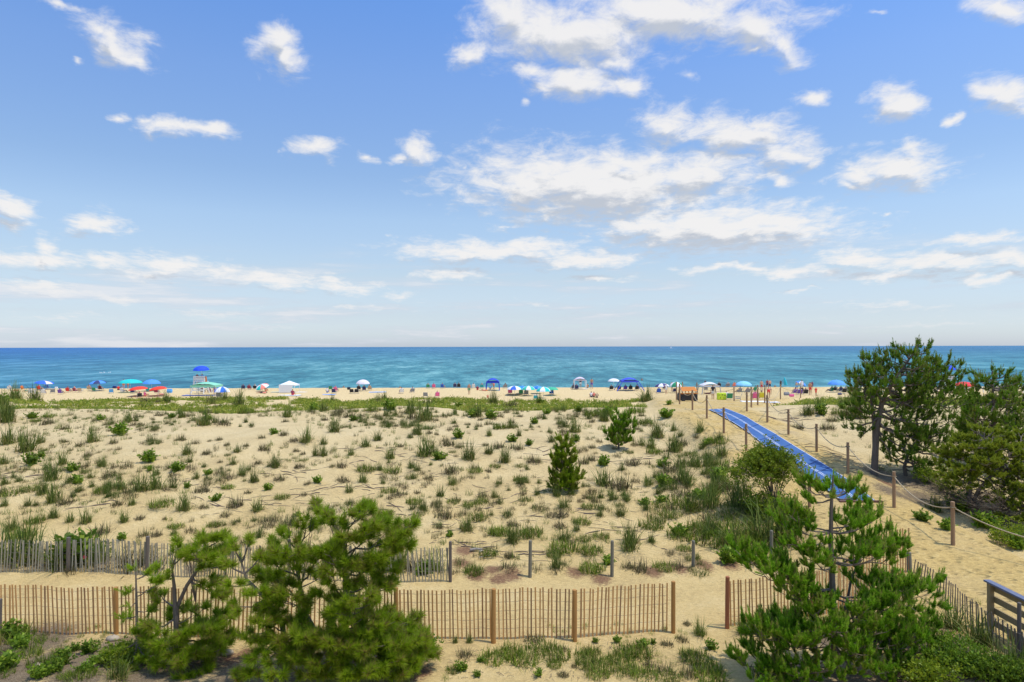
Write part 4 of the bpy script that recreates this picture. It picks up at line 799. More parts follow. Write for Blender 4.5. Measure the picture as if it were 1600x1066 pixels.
# left group, softer and longer needles
PL = dict(sl=.09, n=36, nl=.17, nw=.0062, up=.34, tipn=3, tw=(5.4, 6.2), bare=.36, br=.026, sag=.06, spread=(.2, 1.35))
m_pinel = foliage('long_pine_needles', [(0, (.10, .18, .008)), (.45, (.24, .37, .014)), (.85, (.40, .55, .025)), (1, (.34, .27, .08))], .6, .5, .12)
b1 = G(530, 1056); Y1 = b1.y
t1 = [line([(530,1056),(536,1000),(540,930),(539,860),(538,800)], Y1), [.10,.085,.06,.04,.015]]
t1b = [line([(530,1056),(500,1000),(478,960),(466,900),(470,835)], Y1, .5), [.06,.055,.05,.035,.015]]
B1 = [(0,.85,(497,795),.2),(0,.85,(562,797),-.2),(0,.8,(606,810),.2),(0,.72,(640,822),0),(0,.70,(632,850),.3),(0,.8,(520,808),-.4),(0,.7,(575,830),-.6),(0,.6,(600,870),-.4),(0,.6,(560,880),-.7),(0,.5,(610,920),-.2),(0,.5,(585,905),.5),
 (0,.35,(640,975),0),(0,.3,(655,1000),-.4),(0,.3,(650,1030),-.2),(0,.3,(600,980),-.8),(0,.3,(550,975),-1),(0,.2,(600,1040),-1),(0,.2,(560,1050),-1.2),(0,.2,(500,1040),-1.1),(0,.3,(500,990),-.9),(0,.45,(500,930),-.6),(0,.45,(520,900),-.8),
 (1,.9,(440,832),.1),(1,.9,(480,812),.3),(1,.8,(425,850),.2),(1,.75,(412,870),0),(1,.75,(448,862),-.5),(1,.7,(505,858),-.4),(1,.6,(430,905),-.3),(1,.6,(405,895),.4),(1,.5,(450,930),-.6),(1,.45,(420,960),-.4),(1,.35,(430,1000),-.7),(1,.3,(455,1030),-.9),(0,.6,(510,860),-.7),(0,.75,(545,840),-.7),(0,.28,(470,1000),-1.0),(0,.25,(530,1010),-1.2),(0,.25,(585,1010),-1.0),(0,.2,(630,1050),-.6),(0,.35,(560,940),-1),(0,.15,(480,1058),-1.0),(0,.9,(580,795),.4),(0,.85,(590,822),-.4),(0,.65,(618,890),.2),(0,.4,(660,1010),.4)]
pine('pine_tree', 'largest soft-needled pine at left, standing in front of both fences', b1, [t1, t1b], [(i, t_, W3(a, b, Y1+dy)) for i, t_, (a, b), dy in B1], [(0,.08,.4,9,1.0,.85),(0,.45,.95,2,.8,.35),(1,.4,.95,3,.6,.3)], PL, m_pinel, 5, None, 'soft-needled pines at left')
b2 = G(440, 1064); Y2 = b2.y
t2 = [line([(440,1064),(446,1010),(440,970),(415,935),(385,905),(375,870)], Y2, .2), [.07,.06,.055,.045,.03,.012]]
B2 = [(0,.95,(362,850),.1),(0,.95,(392,842),.2),(0,.85,(350,880),0),(0,.85,(408,868),.2),(0,.75,(360,915),-.3),(0,.7,(395,930),-.6),(0,.6,(370,955),-.4),(0,.5,(405,975),-.6),(0,.4,(385,1000),-.5),(0,.3,(400,1030),-.6),(0,.2,(375,1055),-.4),(0,.2,(430,1055),-.9),(0,.3,(470,1020),-.6)]
pine('pine_tree', 'leaning forked pine between the largest left pine and its neighbour', b2, [t2], [(i, t_, W3(a, b, Y2+dy)) for i, t_, (a, b), dy in B2], [(0,.08,.5,8,.55,.5)], PL, m_pinel, 6, None, 'soft-needled pines at left')
b3 = G(274, 1030); Y3 = b3.y
t3 = [line([(274,1030),(275,980),(272,915),(268,880)], Y3), [.06,.055,.04,.015]]; t3b = [line([(274,1000),(276,950),(292,915),(312,885),(322,850)], Y3, .2), [.05,.05,.042,.03,.012]]
B3 = [(0,.9,(278,848),.1),(0,.95,(290,862),.2),(1,.95,(318,838),.1),(1,.95,(345,840),-.1),(1,.9,(356,858),.1),(1,.85,(334,870),-.4),(1,.8,(300,862),-.3),(1,.8,(285,870),-.1),(1,.75,(350,885),.3),(1,.6,(330,915),-.2),(1,.55,(350,930),.1),
 (0,.5,(250,930),.3),(0,.4,(235,985),-.2),(0,.3,(330,985),-.3),(0,.3,(300,990),-.6),(0,.25,(245,1010),-.6),(0,.2,(330,1020),-.5),(0,.2,(290,1030),-.8),(0,.2,(255,1040),-.7),(0,.2,(355,1000),0),(0,.3,(360,965),.2),(0,.15,(310,1055),-.7)]
PL3 = dict(PL); PL3['tw'] = (6.5, 5)
pine('pine_tree', 'forked pine with airy top crossing the grey fence, left of the largest', b3, [t3, t3b], [(i, t_, W3(a, b, Y3+dy)) for i, t_, (a, b), dy in B3], [(0,.05,.35,8,.7,.6),(1,.7,1,6,.4,.3)], PL3, m_pinel, 7, None, 'soft-needled pines at left')
b4 = G(215, 1034); Y4 = b4.y
t4 = [line([(215,1034),(214,980),(213,930),(212,885)], Y4), [.04,.034,.026,.010]]
B4 = [(0,.95,(205,890),0),(0,.85,(235,895),0),(0,.85,(245,888),.2),(0,.75,(200,925),.1),(0,.7,(240,925),.1),(0,.65,(252,905),-.2),(0,.6,(202,950),-.1),(0,.5,(238,955),0),(0,.45,(196,965),.2),(0,.2,(180,1020),0),(0,.2,(165,1030),.2),(0,.15,(240,1030),-.4),(0,.15,(200,1045),-.4),(0,.1,(230,1055),-.4)]
PL4 = dict(PL); PL4['tw'] = (6.5, 5); PL4['br'] = .014; PL4['sl'] = .13; PL4['nl'] = .11
pine('pine_tree', 'thin sparse pine with straight dark stem, leftmost of the pines', b4, [t4], [(i, t_, W3(a, b, Y4+dy)) for i, t_, (a, b), dy in B4], [], PL4, m_pinel, 8, None, 'soft-needled pines at left')
# big pine right of the mat
b5 = G(1366, 742); Y5 = b5.y
t5 = [line([(1366,742),(1368,700),(1371,665),(1378,630),(1393,598),(1415,570),(1432,545)], Y5), [.15,.13,.12,.10,.07,.04,.015]]
t5b = [line([(1366,742),(1366,660),(1362,625),(1358,595),(1362,570)], Y5, .3), [.06,.09,.07,.04,.015]]
B5 = [(0,.99,(1436,533),0),(0,.95,(1422,552),.2),(0,.95,(1450,553),.1),(0,.9,(1412,550),-.4),(0,.85,(1400,556),.3),(0,.85,(1460,570),.3),(0,.8,(1475,580),0),(0,.75,(1499,584),.2),(0,.75,(1480,596),-.6),(0,.7,(1490,608),.3),(0,.65,(1440,600),-1),(0,.65,(1475,625),-.7),(0,.6,(1495,640),.3),(0,.55,(1450,640),-1.1),
 (1,.99,(1346,560),0),(1,.99,(1368,556),.1),(1,.9,(1335,592),0),(1,.9,(1352,575),.4),(1,.9,(1385,560),-.2),(1,.8,(1340,605),-.4),(1,.7,(1338,625),.2),(1,.7,(1350,632),-.6),(0,.55,(1400,560),.2),(0,.5,(1395,600),-1),(0,.5,(1370,610),-1),
 (0,.42,(1322,655),0),(0,.42,(1332,672),-.3),(0,.40,(1345,685),.3),(0,.45,(1338,645),.3),(0,.45,(1420,660),-1),(0,.42,(1480,668),-.3),(0,.40,(1460,655),.5),(0,.36,(1440,690),-.8),(0,.36,(1400,680),-1),(0,.33,(1478,690),0),(0,.3,(1430,710),-.5),(0,.3,(1395,712),-.4),(0,.5,(1430,630),.8),(0,.6,(1420,605),.9)]
PB = dict(sl=.22, n=56, nl=.085, nw=.0066, up=1.0, tipn=3, tw=(4.3, 3.6), bare=.26, br=.05, sag=.05, spread=(.45, .95))
pine('pine_tree', 'big dark pine with thick trunk rising above the sea horizon', b5, [t5, t5b], [(i, t_, W3(a, b, Y5+dy)) for i, t_, (a, b), dy in B5], [(0,.40,.95,22,2.0,.8),(1,.5,.95,10,.9,.4)], PB, m_pine_dark, 9)
b6 = G(1416, 748); Y6 = b6.y
t6 = [line([(1416,748),(1413,730),(1420,705),(1440,680)], Y6+.4), [.09,.08,.06,.03]]
pine('pine_tree', 'low spreading pine with crooked trunk just right of the big trunk', b6, [t6], [(0, t_, W3(a, b, Y6+dy)) for t_, (a, b), dy in [(.6,(1392,722),0),(.7,(1400,705),.3),(.8,(1475,700),.2),(.9,(1465,680),0),(.5,(1460,728),.2),(.5,(1440,735),-.5),(.9,(1430,672),-.5),(.7,(1490,712),.6),(.3,(1450,745),.3)]], [(0,.35,1,15,1.3,.8)], PB, m_pine_dark, 10)
b7 = G(1556, 728); Y7 = b7.y
t7 = [line([(1556,728),(1554,690),(1552,640),(1551,585)], Y7), [.14,.12,.08,.025]]
B7 = [(.99,(1550,574),0),(.97,(1563,580),.1),(.95,(1536,596),0),(.95,(1577,582),.2),(.9,(1529,608),0),(.9,(1545,600),-.3),(.85,(1596,602),0),(.85,(1586,612),-.4),(.8,(1520,640),.2),(.75,(1510,655),0),(.75,(1600,640),0),(.7,(1545,650),-.9),(.6,(1505,680),.2),(.6,(1575,670),-.8),(.5,(1500,700),0),(.5,(1620,680),.3),(.5,(1540,700),-1),(.85,(1615,600),.4),(.8,(1630,625),.2)]
pine('pine_tree', 'dark pine with spiky top at the right edge of the picture', b7, [t7], [(0, t_, W3(a, b, Y7+dy)) for t_, (a, b), dy in B7], [(0,.12,.95,38,2.2,.8)], PB, m_pine_dark, 11)
# two small pines on the dune
PS = dict(sl=.20, n=90, nl=.085, nw=.0085, up=1.1, tipn=3, tw=(8, 6), bare=.15, br=.02, sag=.1, spread=(.4, .85))
b8 = G(967, 703); Y8 = b8.y
t8 = [line([(967,703),(966,680),(967,645)], Y8), [.05,.035,.01]]
pine('pine_tree', 'small spiky bright green pine near the dune crest, centre right', b8, [t8], [(0, t_, W3(a, b, Y8+dy)) for t_, (a, b), dy in [(.9,(963,642),0),(.8,(975,650),0),(.7,(985,648),.1),(.7,(955,655),-.1),(.6,(992,660),0),(.5,(945,677),0),(.5,(990,678),-.2),(.4,(950,688),.1),(.4,(975,690),-.4),(.3,(986,690),.2),(.6,(970,665),-.4),(.5,(955,675),-.4)]], [(0,.1,.85,18,.5,.3)], PS, m_pine, 12)
b9 = G(884, 770); Y9 = b9.y
t9 = [line([(876,770),(876,735),(882,685)], Y9), [.05,.035,.01]]
PS2 = dict(PS); PS2['nl'] = .09; PS2['up'] = .6
pine('pine_tree', 'small bushy pine halfway down the dune, centre of the picture', b9, [t9], [(0, t_, W3(a, b, Y9+dy)) for t_, (a, b), dy in [(.9,(886,685),0),(.8,(893,693),0),(.75,(876,690),0),(.7,(898,705),0),(.6,(870,705),0),(.5,(900,718),-.2),(.45,(862,715),0),(.5,(880,712),-.4),(.2,(908,745),0),(.2,(895,755),-.4),(.2,(870,755),-.3),(.15,(900,765),.1),(.3,(903,738),.2),(.2,(885,745),-.4),(.3,(892,735),-.2)]], [(0,.05,.5,12,.55,.45),(0,.5,.95,10,.4,.25)], PS2, m_pinel, 13)
# broad-leaved shrubs built from stems with leaf sprays at their ends
def shrub(name, label, base, ells, nst, nleaf, L, Wd, mat, seed, stem_r=.02, cat='shrub', clump=.16, stemmat=None, bare=0):
    """ells: crown lobes (centre, radii) in world coordinates"""
    r = np.random.default_rng(seed); base = npn(base); root = thing(name, label, cat, tuple(base)); mb = MB(); cs = []; ds = []; tt = []
    for k in range(nst):
        c, rd = ells[k % len(ells)]; c = npn(c); v = r.normal(0, 1, 3); v /= np.linalg.norm(v); v[2] = abs(v[2])*.9-.25 if r.random() < .8 else v[2]; f = r.uniform(.62, 1.04)
        f *= .62+.62*float(vn(v[0]*2.3+seed, v[2]*2.3+v[1]*1.7, seed)); e = c+v*np.array(rd)*f
        if e[2] < float(H(e[0], e[1]))+.05: continue
        b = base+np.array([r.uniform(-.15, .15), r.uniform(-.1, .1), 0]); md = (b+e)/2+np.array([0, 0, .1])*np.linalg.norm(e-b)+r.normal(0, .06, 3)
        if k % 7 == 0 or bare: mb.tube([tuple(b-base), tuple(md-base), tuple(e-base)], [stem_r*r.uniform(.6, 1.2), stem_r*.5, .004], 5, False)
        out = (e-c)/np.linalg.norm(e-c); tb = r.random()
        for s2 in range(8):
            e2 = e+r.normal(0, 1, 3)*clump*1.25; m_ = max(5, nleaf//8+3); cs.append(e2+r.normal(0, 1, (m_, 3))*clump*.33*np.array([1, 1, .6])); ds.append(np.tile(out*.6+np.array([0, 0, .6]), (m_, 1))); tt.append(np.full(m_, np.clip(tb+r.normal(0, .18), 0, 1)))
            if s2 % 4 == 0: mb.tube([tuple(e-out*clump*2-base), tuple(e2-base)], [stem_r*.35, .003], 4, False)
    cs = np.concatenate(cs); ds = np.concatenate(ds); tt = np.concatenate(tt)
    v, t_, a_ = leaves(cs-base, ds, L, Wd, r, .7); a_ = np.clip(.45*a_+.55*np.repeat(tt, 4), 0, 1)
    mb.build('stems', stemmat or m_bark, root); link('crown', mesh_np('crown', v, tris=t_, tint=a_), mat, root); return root
def E(px, py, rx, ry, Y, dY=None): s_ = Y/F; return (W3(px, py, Y), (rx*s_, (dY if dY else rx*s_*.8), ry*s_))
bb = G(1208, 796); Yq = bb.y
shrub('bayberry_bush', 'round green bush partly covering the blue mat', bb, [E(1197,722,48,32,Yq), E(1180,740,38,26,Yq-.3), E(1222,730,26,34,Yq), E(1198,716,30,24,Yq)], 200, 60, .075, .026, m_leaf, 21, .02, clump=.13)
bq = G(1200, 806)
shrub('bayberry_bush', 'lower dark green bush at the foot of the round green bush', bq, [E(1195,790,36,26,bq.y-.2), E(1222,800,24,22,bq.y-.4), E(1228,830,30,26,bq.y-1.2)], 100, 56, .08, .026, m_leaf, 22, .02, clump=.13)
bj = G(1512, 800); Yj = bj.y
PJ = dict(sl=.13, n=66, nl=.07, nw=.0075, up=.45, tipn=4, tw=(4.6, 5.0), bare=.30, br=.035, sag=.05, spread=(.4, 1.35))
tj = [line([(1512,800),(1514,770),(1520,735),(1532,700),(1540,672)], Yj), [.12,.10,.08,.05,.02]]; tj2 = [line([(1512,800),(1530,765),(1560,730),(1590,700)], Yj, -.5), [.08,.07,.05,.02]]
BJ = [(0,.98,(1541,664),0),(0,.9,(1515,668),.2),(0,.85,(1495,690),0),(0,.8,(1478,700),.2),(0,.7,(1470,722),0),(0,.65,(1476,745),-.3),(0,.6,(1480,765),.2),(0,.85,(1560,668),-.2),(0,.8,(1580,680),.3),(0,.8,(1520,700),-1),(0,.7,(1540,720),-1.2),(0,.65,(1505,735),-1.1),(0,.6,(1560,745),-1.2),(0,.55,(1500,760),-.8),
 (1,.98,(1600,676),0),(1,.9,(1625,690),0),(1,.9,(1590,705),-.7),(1,.85,(1575,690),.4),(1,.8,(1620,720),-.3),(1,.75,(1585,740),-.9),(1,.7,(1610,755),-.5),(1,.6,(1570,765),-.9),(1,.6,(1600,780),-.6),(1,.5,(1580,795),-.6),(1,.5,(1630,790),0),(0,.5,(1535,765),-.9),(1,.4,(1550,785),-.9)]
pine('juniper', 'broad yellow-green juniper beside the right rope, with bare lower twigs', bj, [tj, tj2], [(i, t_, W3(a, b, Yj+dy)) for i, t_, (a, b), dy in BJ], [(0,.45,.95,16,1.5,.7),(1,.4,.95,14,1.2,.7)], PJ, m_cedarleaf, 51, cat='juniper')
bk = G(1640, 815)
tk_ = [line([(1640,815),(1636,790),(1630,760),(1628,730)], bk.y), [.09,.07,.05,.02]]
pine('juniper', 'dark juniper cut by the right edge behind the sagging rope', bk, [tk_], [(0, t_, W3(a, b, bk.y+dy)) for t_, (a, b), dy in [(.9,(1610,725),0),(.8,(1595,760),-.2),(.7,(1580,790),-.3),(.6,(1575,812),-.4),(.6,(1600,805),-.7),(.5,(1620,820),-.8),(.8,(1615,770),-.8)]], [(0,.3,.95,16,1.5,.8)], PJ, m_cedarleaf, 52, cat='juniper')
# grey dead twigs under the junipers
r2 = random.Random(77)
for (px, py, lab) in [(1512,800,'bare grey twigs spreading under the yellow-green juniper'),(1560,815,'tangle of bare twigs behind the sagging right rope')]:
    c = G(px, py); mb = MB()
    for k in range(46):
        a = r2.uniform(-.5, 3.6); L = r2.uniform(.8, 2.3); e = r2.uniform(.0, .55); d = Vector((math.cos(a)*math.cos(e), -abs(math.sin(a))*.5*math.cos(e), math.sin(e))); p0 = Vector((r2.uniform(-.3,.5), r2.uniform(-.2,.2), r2.uniform(.05,.7))); pts = [p0+d*L*f+Vector((0,0,.18*math.sin(f*3+k)*L*.4)) for f in (0,.33,.66,1)]
        mb.tube(pts, [.014,.011,.008,.004], 4, False)
        for j in range(2): p_ = pts[1+j]; d2 = d+Vector((r2.uniform(-.8,.8), r2.uniform(-.6,.6), r2.uniform(-.1,.6))); mb.tube([p_, p_+d2*.4, p_+d2*.7+Vector((0,0,.05))], [.007,.005,.003], 3, False)
    tag(mb.build('dead_branches', m_twig, None, loc=tuple(c)), lab, 'dead branches')
for (px, py, w, h, lab, mt, sd_) in [(1505,742,44,30,'dark green bushy growth between the big pine and the juniper',m_leaf,38),(1455,735,30,20,'low dark bush right of the crooked pine trunk',m_leaf,39),(1590,830,40,22,'bushy growth below the sagging rope at the right edge',m_leaf,40),(1500,1016,44,34,'leafy green shrub at lower right between pine and fence',m_green,31),(1540,1036,34,26,'low leafy shrub below the dark slat fence',m_green,32),(1460,1048,40,22,'dull green low shrub at the bottom, right of the front pine',m_leaf,33),
   (122,858,46,20,'dark leafy bush behind the grey fence at left',m_green,34),(655,1005,26,26,'bright leafy shrub at the right foot of the largest left pine',m_green,35),(200,1020,34,16,'pale green weedy shrub by the left orange post',m_leaf,36),(1598,1050,30,24,'leafy shrub in the lower right corner',m_green,37)]:
    c = G(px, py+h*.8); shrub('leafy_shrub', lab, c, [E(px,py+h*.2,w,h*.8,c.y), E(px-w*.4,py+h*.4,w*.6,h*.6,c.y-.1)], 60, 40, .06, .02, mt, sd_, .012, clump=.085)
# bare shoots sticking out of the left pine crowns and a few on the dune
for (px, py, top, lab) in [(470,860,787,'bare brown dead shoots rising from the left pines'),(530,800,775,'dead twiggy shoots at the top of the largest left pine'),(305,880,845,'dead twig poking above the forked left pine')]:
    Yd = Y1+.3 if px > 400 else Y3+.3
    b = W3(px, py+60, Yd); mb = MB(); 
    for k in range(9):
        e = W3(px+r2.uniform(-26, 26), top+r2.uniform(0, 30), Yd+r2.uniform(-.3, .3))-b; mb.tube([Vector((0,0,0)), e*.5+Vector((r2.uniform(-.05,.05),0,0)), e], [.012,.008,.003], 4, False)
        for j in range(3): p_ = e*r2.uniform(.4,.9); mb.tube([p_, p_+Vector((r2.uniform(-.15,.15), r2.uniform(-.1,.1), r2.uniform(.08,.22)))], [.005,.002], 3, False)
    tag(mb.build('dead_shoots', m_twig, None, loc=tuple(b)), lab, 'dead twigs')
# ------------------------------------------------------------------ beach: people
POSE = {
'stand': dict(j=dict(pel=(0,0,.95),spi=(0,.01,1.14),che=(0,0,1.36),nek=(0,-.01,1.49),hb=(0,.01,1.57),ht=(0,.01,1.70),hipL=(-.09,0,.90),kneL=(-.10,.02,.50),ankL=(-.10,-.01,.09),toeL=(-.11,.14,.03),hipR=(.09,0,.90),kneR=(.10,.02,.50),ankR=(.10,-.01,.09),toeR=(.11,.14,.03),shoL=(-.18,0,1.42),elbL=(-.25,-.02,1.13),wriL=(-.26,.06,.88),hanL=(-.25,.08,.79),shoR=(.18,0,1.42),elbR=(.25,-.02,1.13),wriR=(.26,.06,.88),hanR=(.25,.08,.79))),
'walk': dict(base='stand', j=dict(kneL=(-.10,.16,.51),ankL=(-.10,.24,.10),toeL=(-.11,.39,.06),kneR=(.10,-.02,.50),ankR=(.10,-.30,.14),toeR=(.11,-.20,.03),elbL=(-.27,-.10,1.15),wriL=(-.29,-.08,.92),hanL=(-.28,-.06,.83),elbR=(.27,.06,1.15),wriR=(.27,.22,.98),hanR=(.25,.29,.93))),
'carry': dict(base='stand', j=dict(elbL=(-.27,.02,1.14),wriL=(-.16,.24,1.12),hanL=(-.09,.28,1.13),elbR=(.27,.02,1.14),wriR=(.16,.24,1.16),hanR=(.09,.28,1.18))),
'sit': dict(j=dict(pel=(0,0,.30),spi=(0,-.10,.46),che=(0,-.2,.66),nek=(0,-.25,.79),hb=(0,-.24,.87),ht=(0,-.24,1.0),hipL=(-.09,.05,.28),kneL=(-.12,.45,.42),ankL=(-.13,.75,.10),toeL=(-.13,.88,.08),hipR=(.09,.05,.28),kneR=(.12,.45,.42),ankR=(.13,.75,.10),toeR=(.13,.88,.08),shoL=(-.18,-.2,.72),elbL=(-.26,-.02,.48),wriL=(-.24,.22,.46),hanL=(-.23,.30,.45),shoR=(.18,-.2,.72),elbR=(.26,-.02,.48),wriR=(.24,.22,.46),hanR=(.23,.30,.45))),
'sand': dict(j=dict(pel=(0,0,.13),spi=(0,-.04,.31),che=(0,-.03,.51),nek=(0,0,.64),hb=(0,.02,.72),ht=(0,.03,.85),hipL=(-.09,.06,.12),kneL=(-.14,.42,.42),ankL=(-.14,.66,.08),toeL=(-.14,.80,.04),hipR=(.09,.06,.12),kneR=(.14,.42,.42),ankR=(.14,.66,.08),toeR=(.14,.80,.04),shoL=(-.18,-.02,.56),elbL=(-.25,.12,.36),wriL=(-.16,.36,.38),hanL=(-.1,.42,.37),shoR=(.18,-.02,.56),elbR=(.25,.12,.36),wriR=(.16,.36,.38),hanR=(.1,.42,.37))),
'lie': dict(j=dict(pel=(0,0,.12),spi=(0,-.2,.12),che=(0,-.42,.14),nek=(0,-.56,.14),hb=(0,-.64,.15),ht=(0,-.76,.16),hipL=(-.09,.05,.12),kneL=(-.1,.45,.14),ankL=(-.11,.85,.07),toeL=(-.13,.88,.16),hipR=(.09,.05,.12),kneR=(.1,.42,.24),ankR=(.11,.78,.07),toeR=(.13,.88,.14),shoL=(-.18,-.47,.12),elbL=(-.28,-.25,.08),wriL=(-.32,0,.07),hanL=(-.33,.08,.06),shoR=(.18,-.47,.12),elbR=(.28,-.25,.08),wriR=(.32,0,.07),hanR=(.33,.08,.06))),
'bend': dict(base='stand', j=dict(pel=(0,0,.86),spi=(0,.14,.98),che=(0,.34,1.03),nek=(0,.46,1.0),hb=(0,.53,.98),ht=(0,.65,.95),hipL=(-.09,0,.82),kneL=(-.11,.08,.46),hipR=(.09,0,.82),kneR=(.11,.08,.46),shoL=(-.17,.38,1.02),elbL=(-.2,.43,.74),wriL=(-.18,.5,.5),hanL=(-.17,.52,.42),shoR=(.17,.38,1.02),elbR=(.2,.43,.74),wriR=(.18,.5,.5),hanR=(.17,.52,.42)))}
RAD = dict(pel=(.155,.12),spi=(.135,.105),che=(.165,.115),nek=(.055,.055),hb=(.075,.085),ht=(.085,.10),hip=(.09,.095),kne=(.058,.06),ank=(.038,.04),toe=(.036,.028),sho=(.062,.062),elb=(.042,.042),wri=(.028,.028),han=(.036,.022))
EDG = [('pel','spi'),('spi','che'),('che','nek'),('nek','hb'),('hb','ht')]+[e for s in 'LR' for e in (('pel','hip'+s),('hip'+s,'kne'+s),('kne'+s,'ank'+s),('ank'+s,'toe'+s),('che','sho'+s),('sho'+s,'elb'+s),('elb'+s,'wri'+s),('wri'+s,'han'+s))]
def body(pose, fem=False):
    d = POSE[pose]; j = dict(POSE[d['base']]['j']) if 'base' in d else {}; j.update(d['j']); ks = list(j)
    hd = Vector(j['ht'])-Vector(j['hb']); up = hd.normalized(); fwd = Vector((0,1,0))-up*up.y; 
    if fwd.length < .3: fwd = Vector((0,0,1))-up*up.z
    fwd.normalize()
    me = bpy.data.meshes.new('person_cage'); V_ = [Vector(j[k]) for k in ks]; E_ = [(ks.index(a), ks.index(b)) for a, b in EDG]
    rad = [RAD[k[:3] if k[:3] in RAD else k] for k in ks]
    # nose and fingers are short chains of their own
    n0 = len(V_); V_.append(Vector(j['hb'])+hd*.25+fwd*.115); rad.append((.014,.014)); E_.append((ks.index('hb'), n0))
    for s in 'LR':
        h, w = Vector(j['han'+s]), Vector(j['wri'+s]); hdv = (h-w).normalized(); sd_ = hdv.cross(Vector((0,1,.3))).normalized()
        for k, (o_, l_) in enumerate(((-.026,.075),(-.009,.088),(.009,.082),(.026,.064))):
            i0 = len(V_); V_ += [h+sd_*o_+hdv*.02, h+sd_*o_*1.15+hdv*l_+Vector((0,.012,0))]; rad += [(.010,.010),(.007,.007)]; E_ += [(ks.index('han'+s), i0), (i0, i0+1)]
        i0 = len(V_); V_ += [h+Vector((0,.045,0))]; rad.append((.009,.009)); E_.append((ks.index('han'+s), i0))
    me.from_pydata(V_, E_, []); o = bpy.data.objects.new('cage', me); COL.objects.link(o)
    mo = o.modifiers.new('s', 'SKIN'); mo.use_smooth_shade = True; sv = me.skin_vertices[0].data
    for i, (a, b) in enumerate(rad):
        if fem and i < len(ks): a, b = a*.92, b*.95
        sv[i].radius = (a, b)
    sv[ks.index('pel')].use_root = True
    o.modifiers.new('d', 'SUBSURF').levels = 1
    dg = bpy.context.evaluated_depsgraph_get(); m2 = bpy.data.meshes.new_from_object(o.evaluated_get(dg)); bpy.data.objects.remove(o); bpy.data.meshes.remove(me)
    m2.name = 'person'; m2.materials.clear()
    # materials: 0 skin, 1 top, 2 bottom, 3 hair
    segs = [(a, b, Vector(j[a]), Vector(j[b])) for a, b in EDG]; P = Vector(j['pel']); hb = Vector(j['hb'])
    for f in m2.polygons:
        c = f.center; best = None; bd = 9
        for a, b, A, B in segs:
            ab = B-A; t_ = max(0, min(1, (c-A).dot(ab)/ab.length_squared)); dd = (c-(A+ab*t_)).length/(RAD[a[:3] if a[:3] in RAD else a][0]+.02)
            if dd < bd: bd = dd; best = (a, b, t_)
        a, b, t_ = best; mi = 0
        if (a, b) in (('pel','spi'),('spi','che')): mi = 2 if (a == 'pel' and t_ < .25) else 1
        elif a == 'che' and (b[:3] == 'sho' or t_ < .35): mi = 1
        elif a[:3] == 'sho' and t_ < .45: mi = 1
        elif a == 'pel': mi = 2
        elif a[:3] == 'hip' and t_ < .62: mi = 2
        elif (a, b) in (('nek','hb'),('hb','ht')):
            rel = c-hb-hd*.4
            if rel.dot(up) > .045 or (rel.dot(fwd) < -.01 and rel.dot(up) > -.10): mi = 3
        f.material_index = mi
    return m2
BM = {k: body(k) for k in POSE}
SK = {'l': (.62,.36,.24), 'm': (.45,.24,.14), 'd': (.20,.10,.06)}
CO = dict(red=(.75,.04,.03), orange=(.85,.22,.05), blue=(.03,.12,.55), navy=(.03,.04,.14), black=(.02,.02,.025), white=(.8,.8,.8), pink=(.85,.15,.35), purple=(.18,.08,.42), green=(.04,.30,.14), yellow=(.8,.7,.05), maroon=(.28,.04,.08), teal=(.02,.40,.42), grey=(.25,.26,.28), lblue=(.12,.42,.85), tan=(.55,.42,.28), coral=(.85,.25,.18), hair=(.04,.025,.015), blond=(.45,.30,.12), lime=(.60,.80,.05))
def person(px, py, pose, top, bot, lab, skin='m', hair='hair', h=1.75, rz=0, group=None, loc=None):
    c = loc if loc is not None else G(px, py); me = BM[pose]
    if len(me.materials) == 0:
        for _ in range(4): me.materials.append(None)
    o = bpy.data.objects.new('person', me); COL.objects.link(o); s_ = h/1.75; o.scale = (s_, s_, s_); o.location = c; o.rotation_euler.z = math.radians(rz)
    cs = [SK[skin], SK[skin] if top == 'bare' else CO[top], CO[bot], CO[hair]]
    for i in range(4): o.material_slots[i].link = 'OBJECT'; o.material_slots[i].material = fabric(cs[i])
    return tag(o, lab, 'person', group)
# ------------------------------------------------------------------ folding chairs, low with slanted back, facing the sea
def chair_meshes():
    f = MB()
    for s in (-.29, .29):
        f.tube([(s,.30,0),(s,.24,.24),(s,-.22,.20),(s,-.37,.68)], .014, 6); f.tube([(s,-.28,0),(s,-.18,.34),(s,.22,.36)], .014, 6)
        f.box((s,.05,.385), (.05,.42,.02))
    f.tube([(-.29,-.37,.68),(.29,-.37,.68)], .014, 6); f.tube([(-.29,.24,.24),(.29,.24,.24)], .014, 6); f.tube([(-.29,-.28,0),(.29,-.28,0)], .014, 6)
    s_ = MB(); s_.add([(-.27,.24,.245),(.27,.24,.245),(.27,.0,.205),(-.27,.0,.205),(.27,-.21,.20),(-.27,-.21,.20),(-.27,.24,.225),(.27,.24,.225),(.27,.0,.185),(-.27,.0,.185),(.27,-.21,.18),(-.27,-.21,.18)], [(0,1,2,3),(3,2,4,5),(7,6,9,8),(8,9,11,10),(0,6,7,1),(5,4,10,11),(0,3,9,6),(3,5,11,9),(1,7,8,2),(2,8,10,4)])
    b = MB(); R_ = Matrix.Rotation(math.radians(18), 3, 'X'); b.box((0,-.295,.44), (.54,.022,.50), R_); b.box((0,-.36,.64), (.40,.05,.10), R_)
    fr = f.build('chair_frame', m_metal); se = s_.build('seat', m_metal); ba = b.build('backrest', m_metal); r_ = (fr.data, se.data, ba.data)
    for o in (fr, se, ba): bpy.data.objects.remove(o)
    return r_
CHM = chair_meshes()
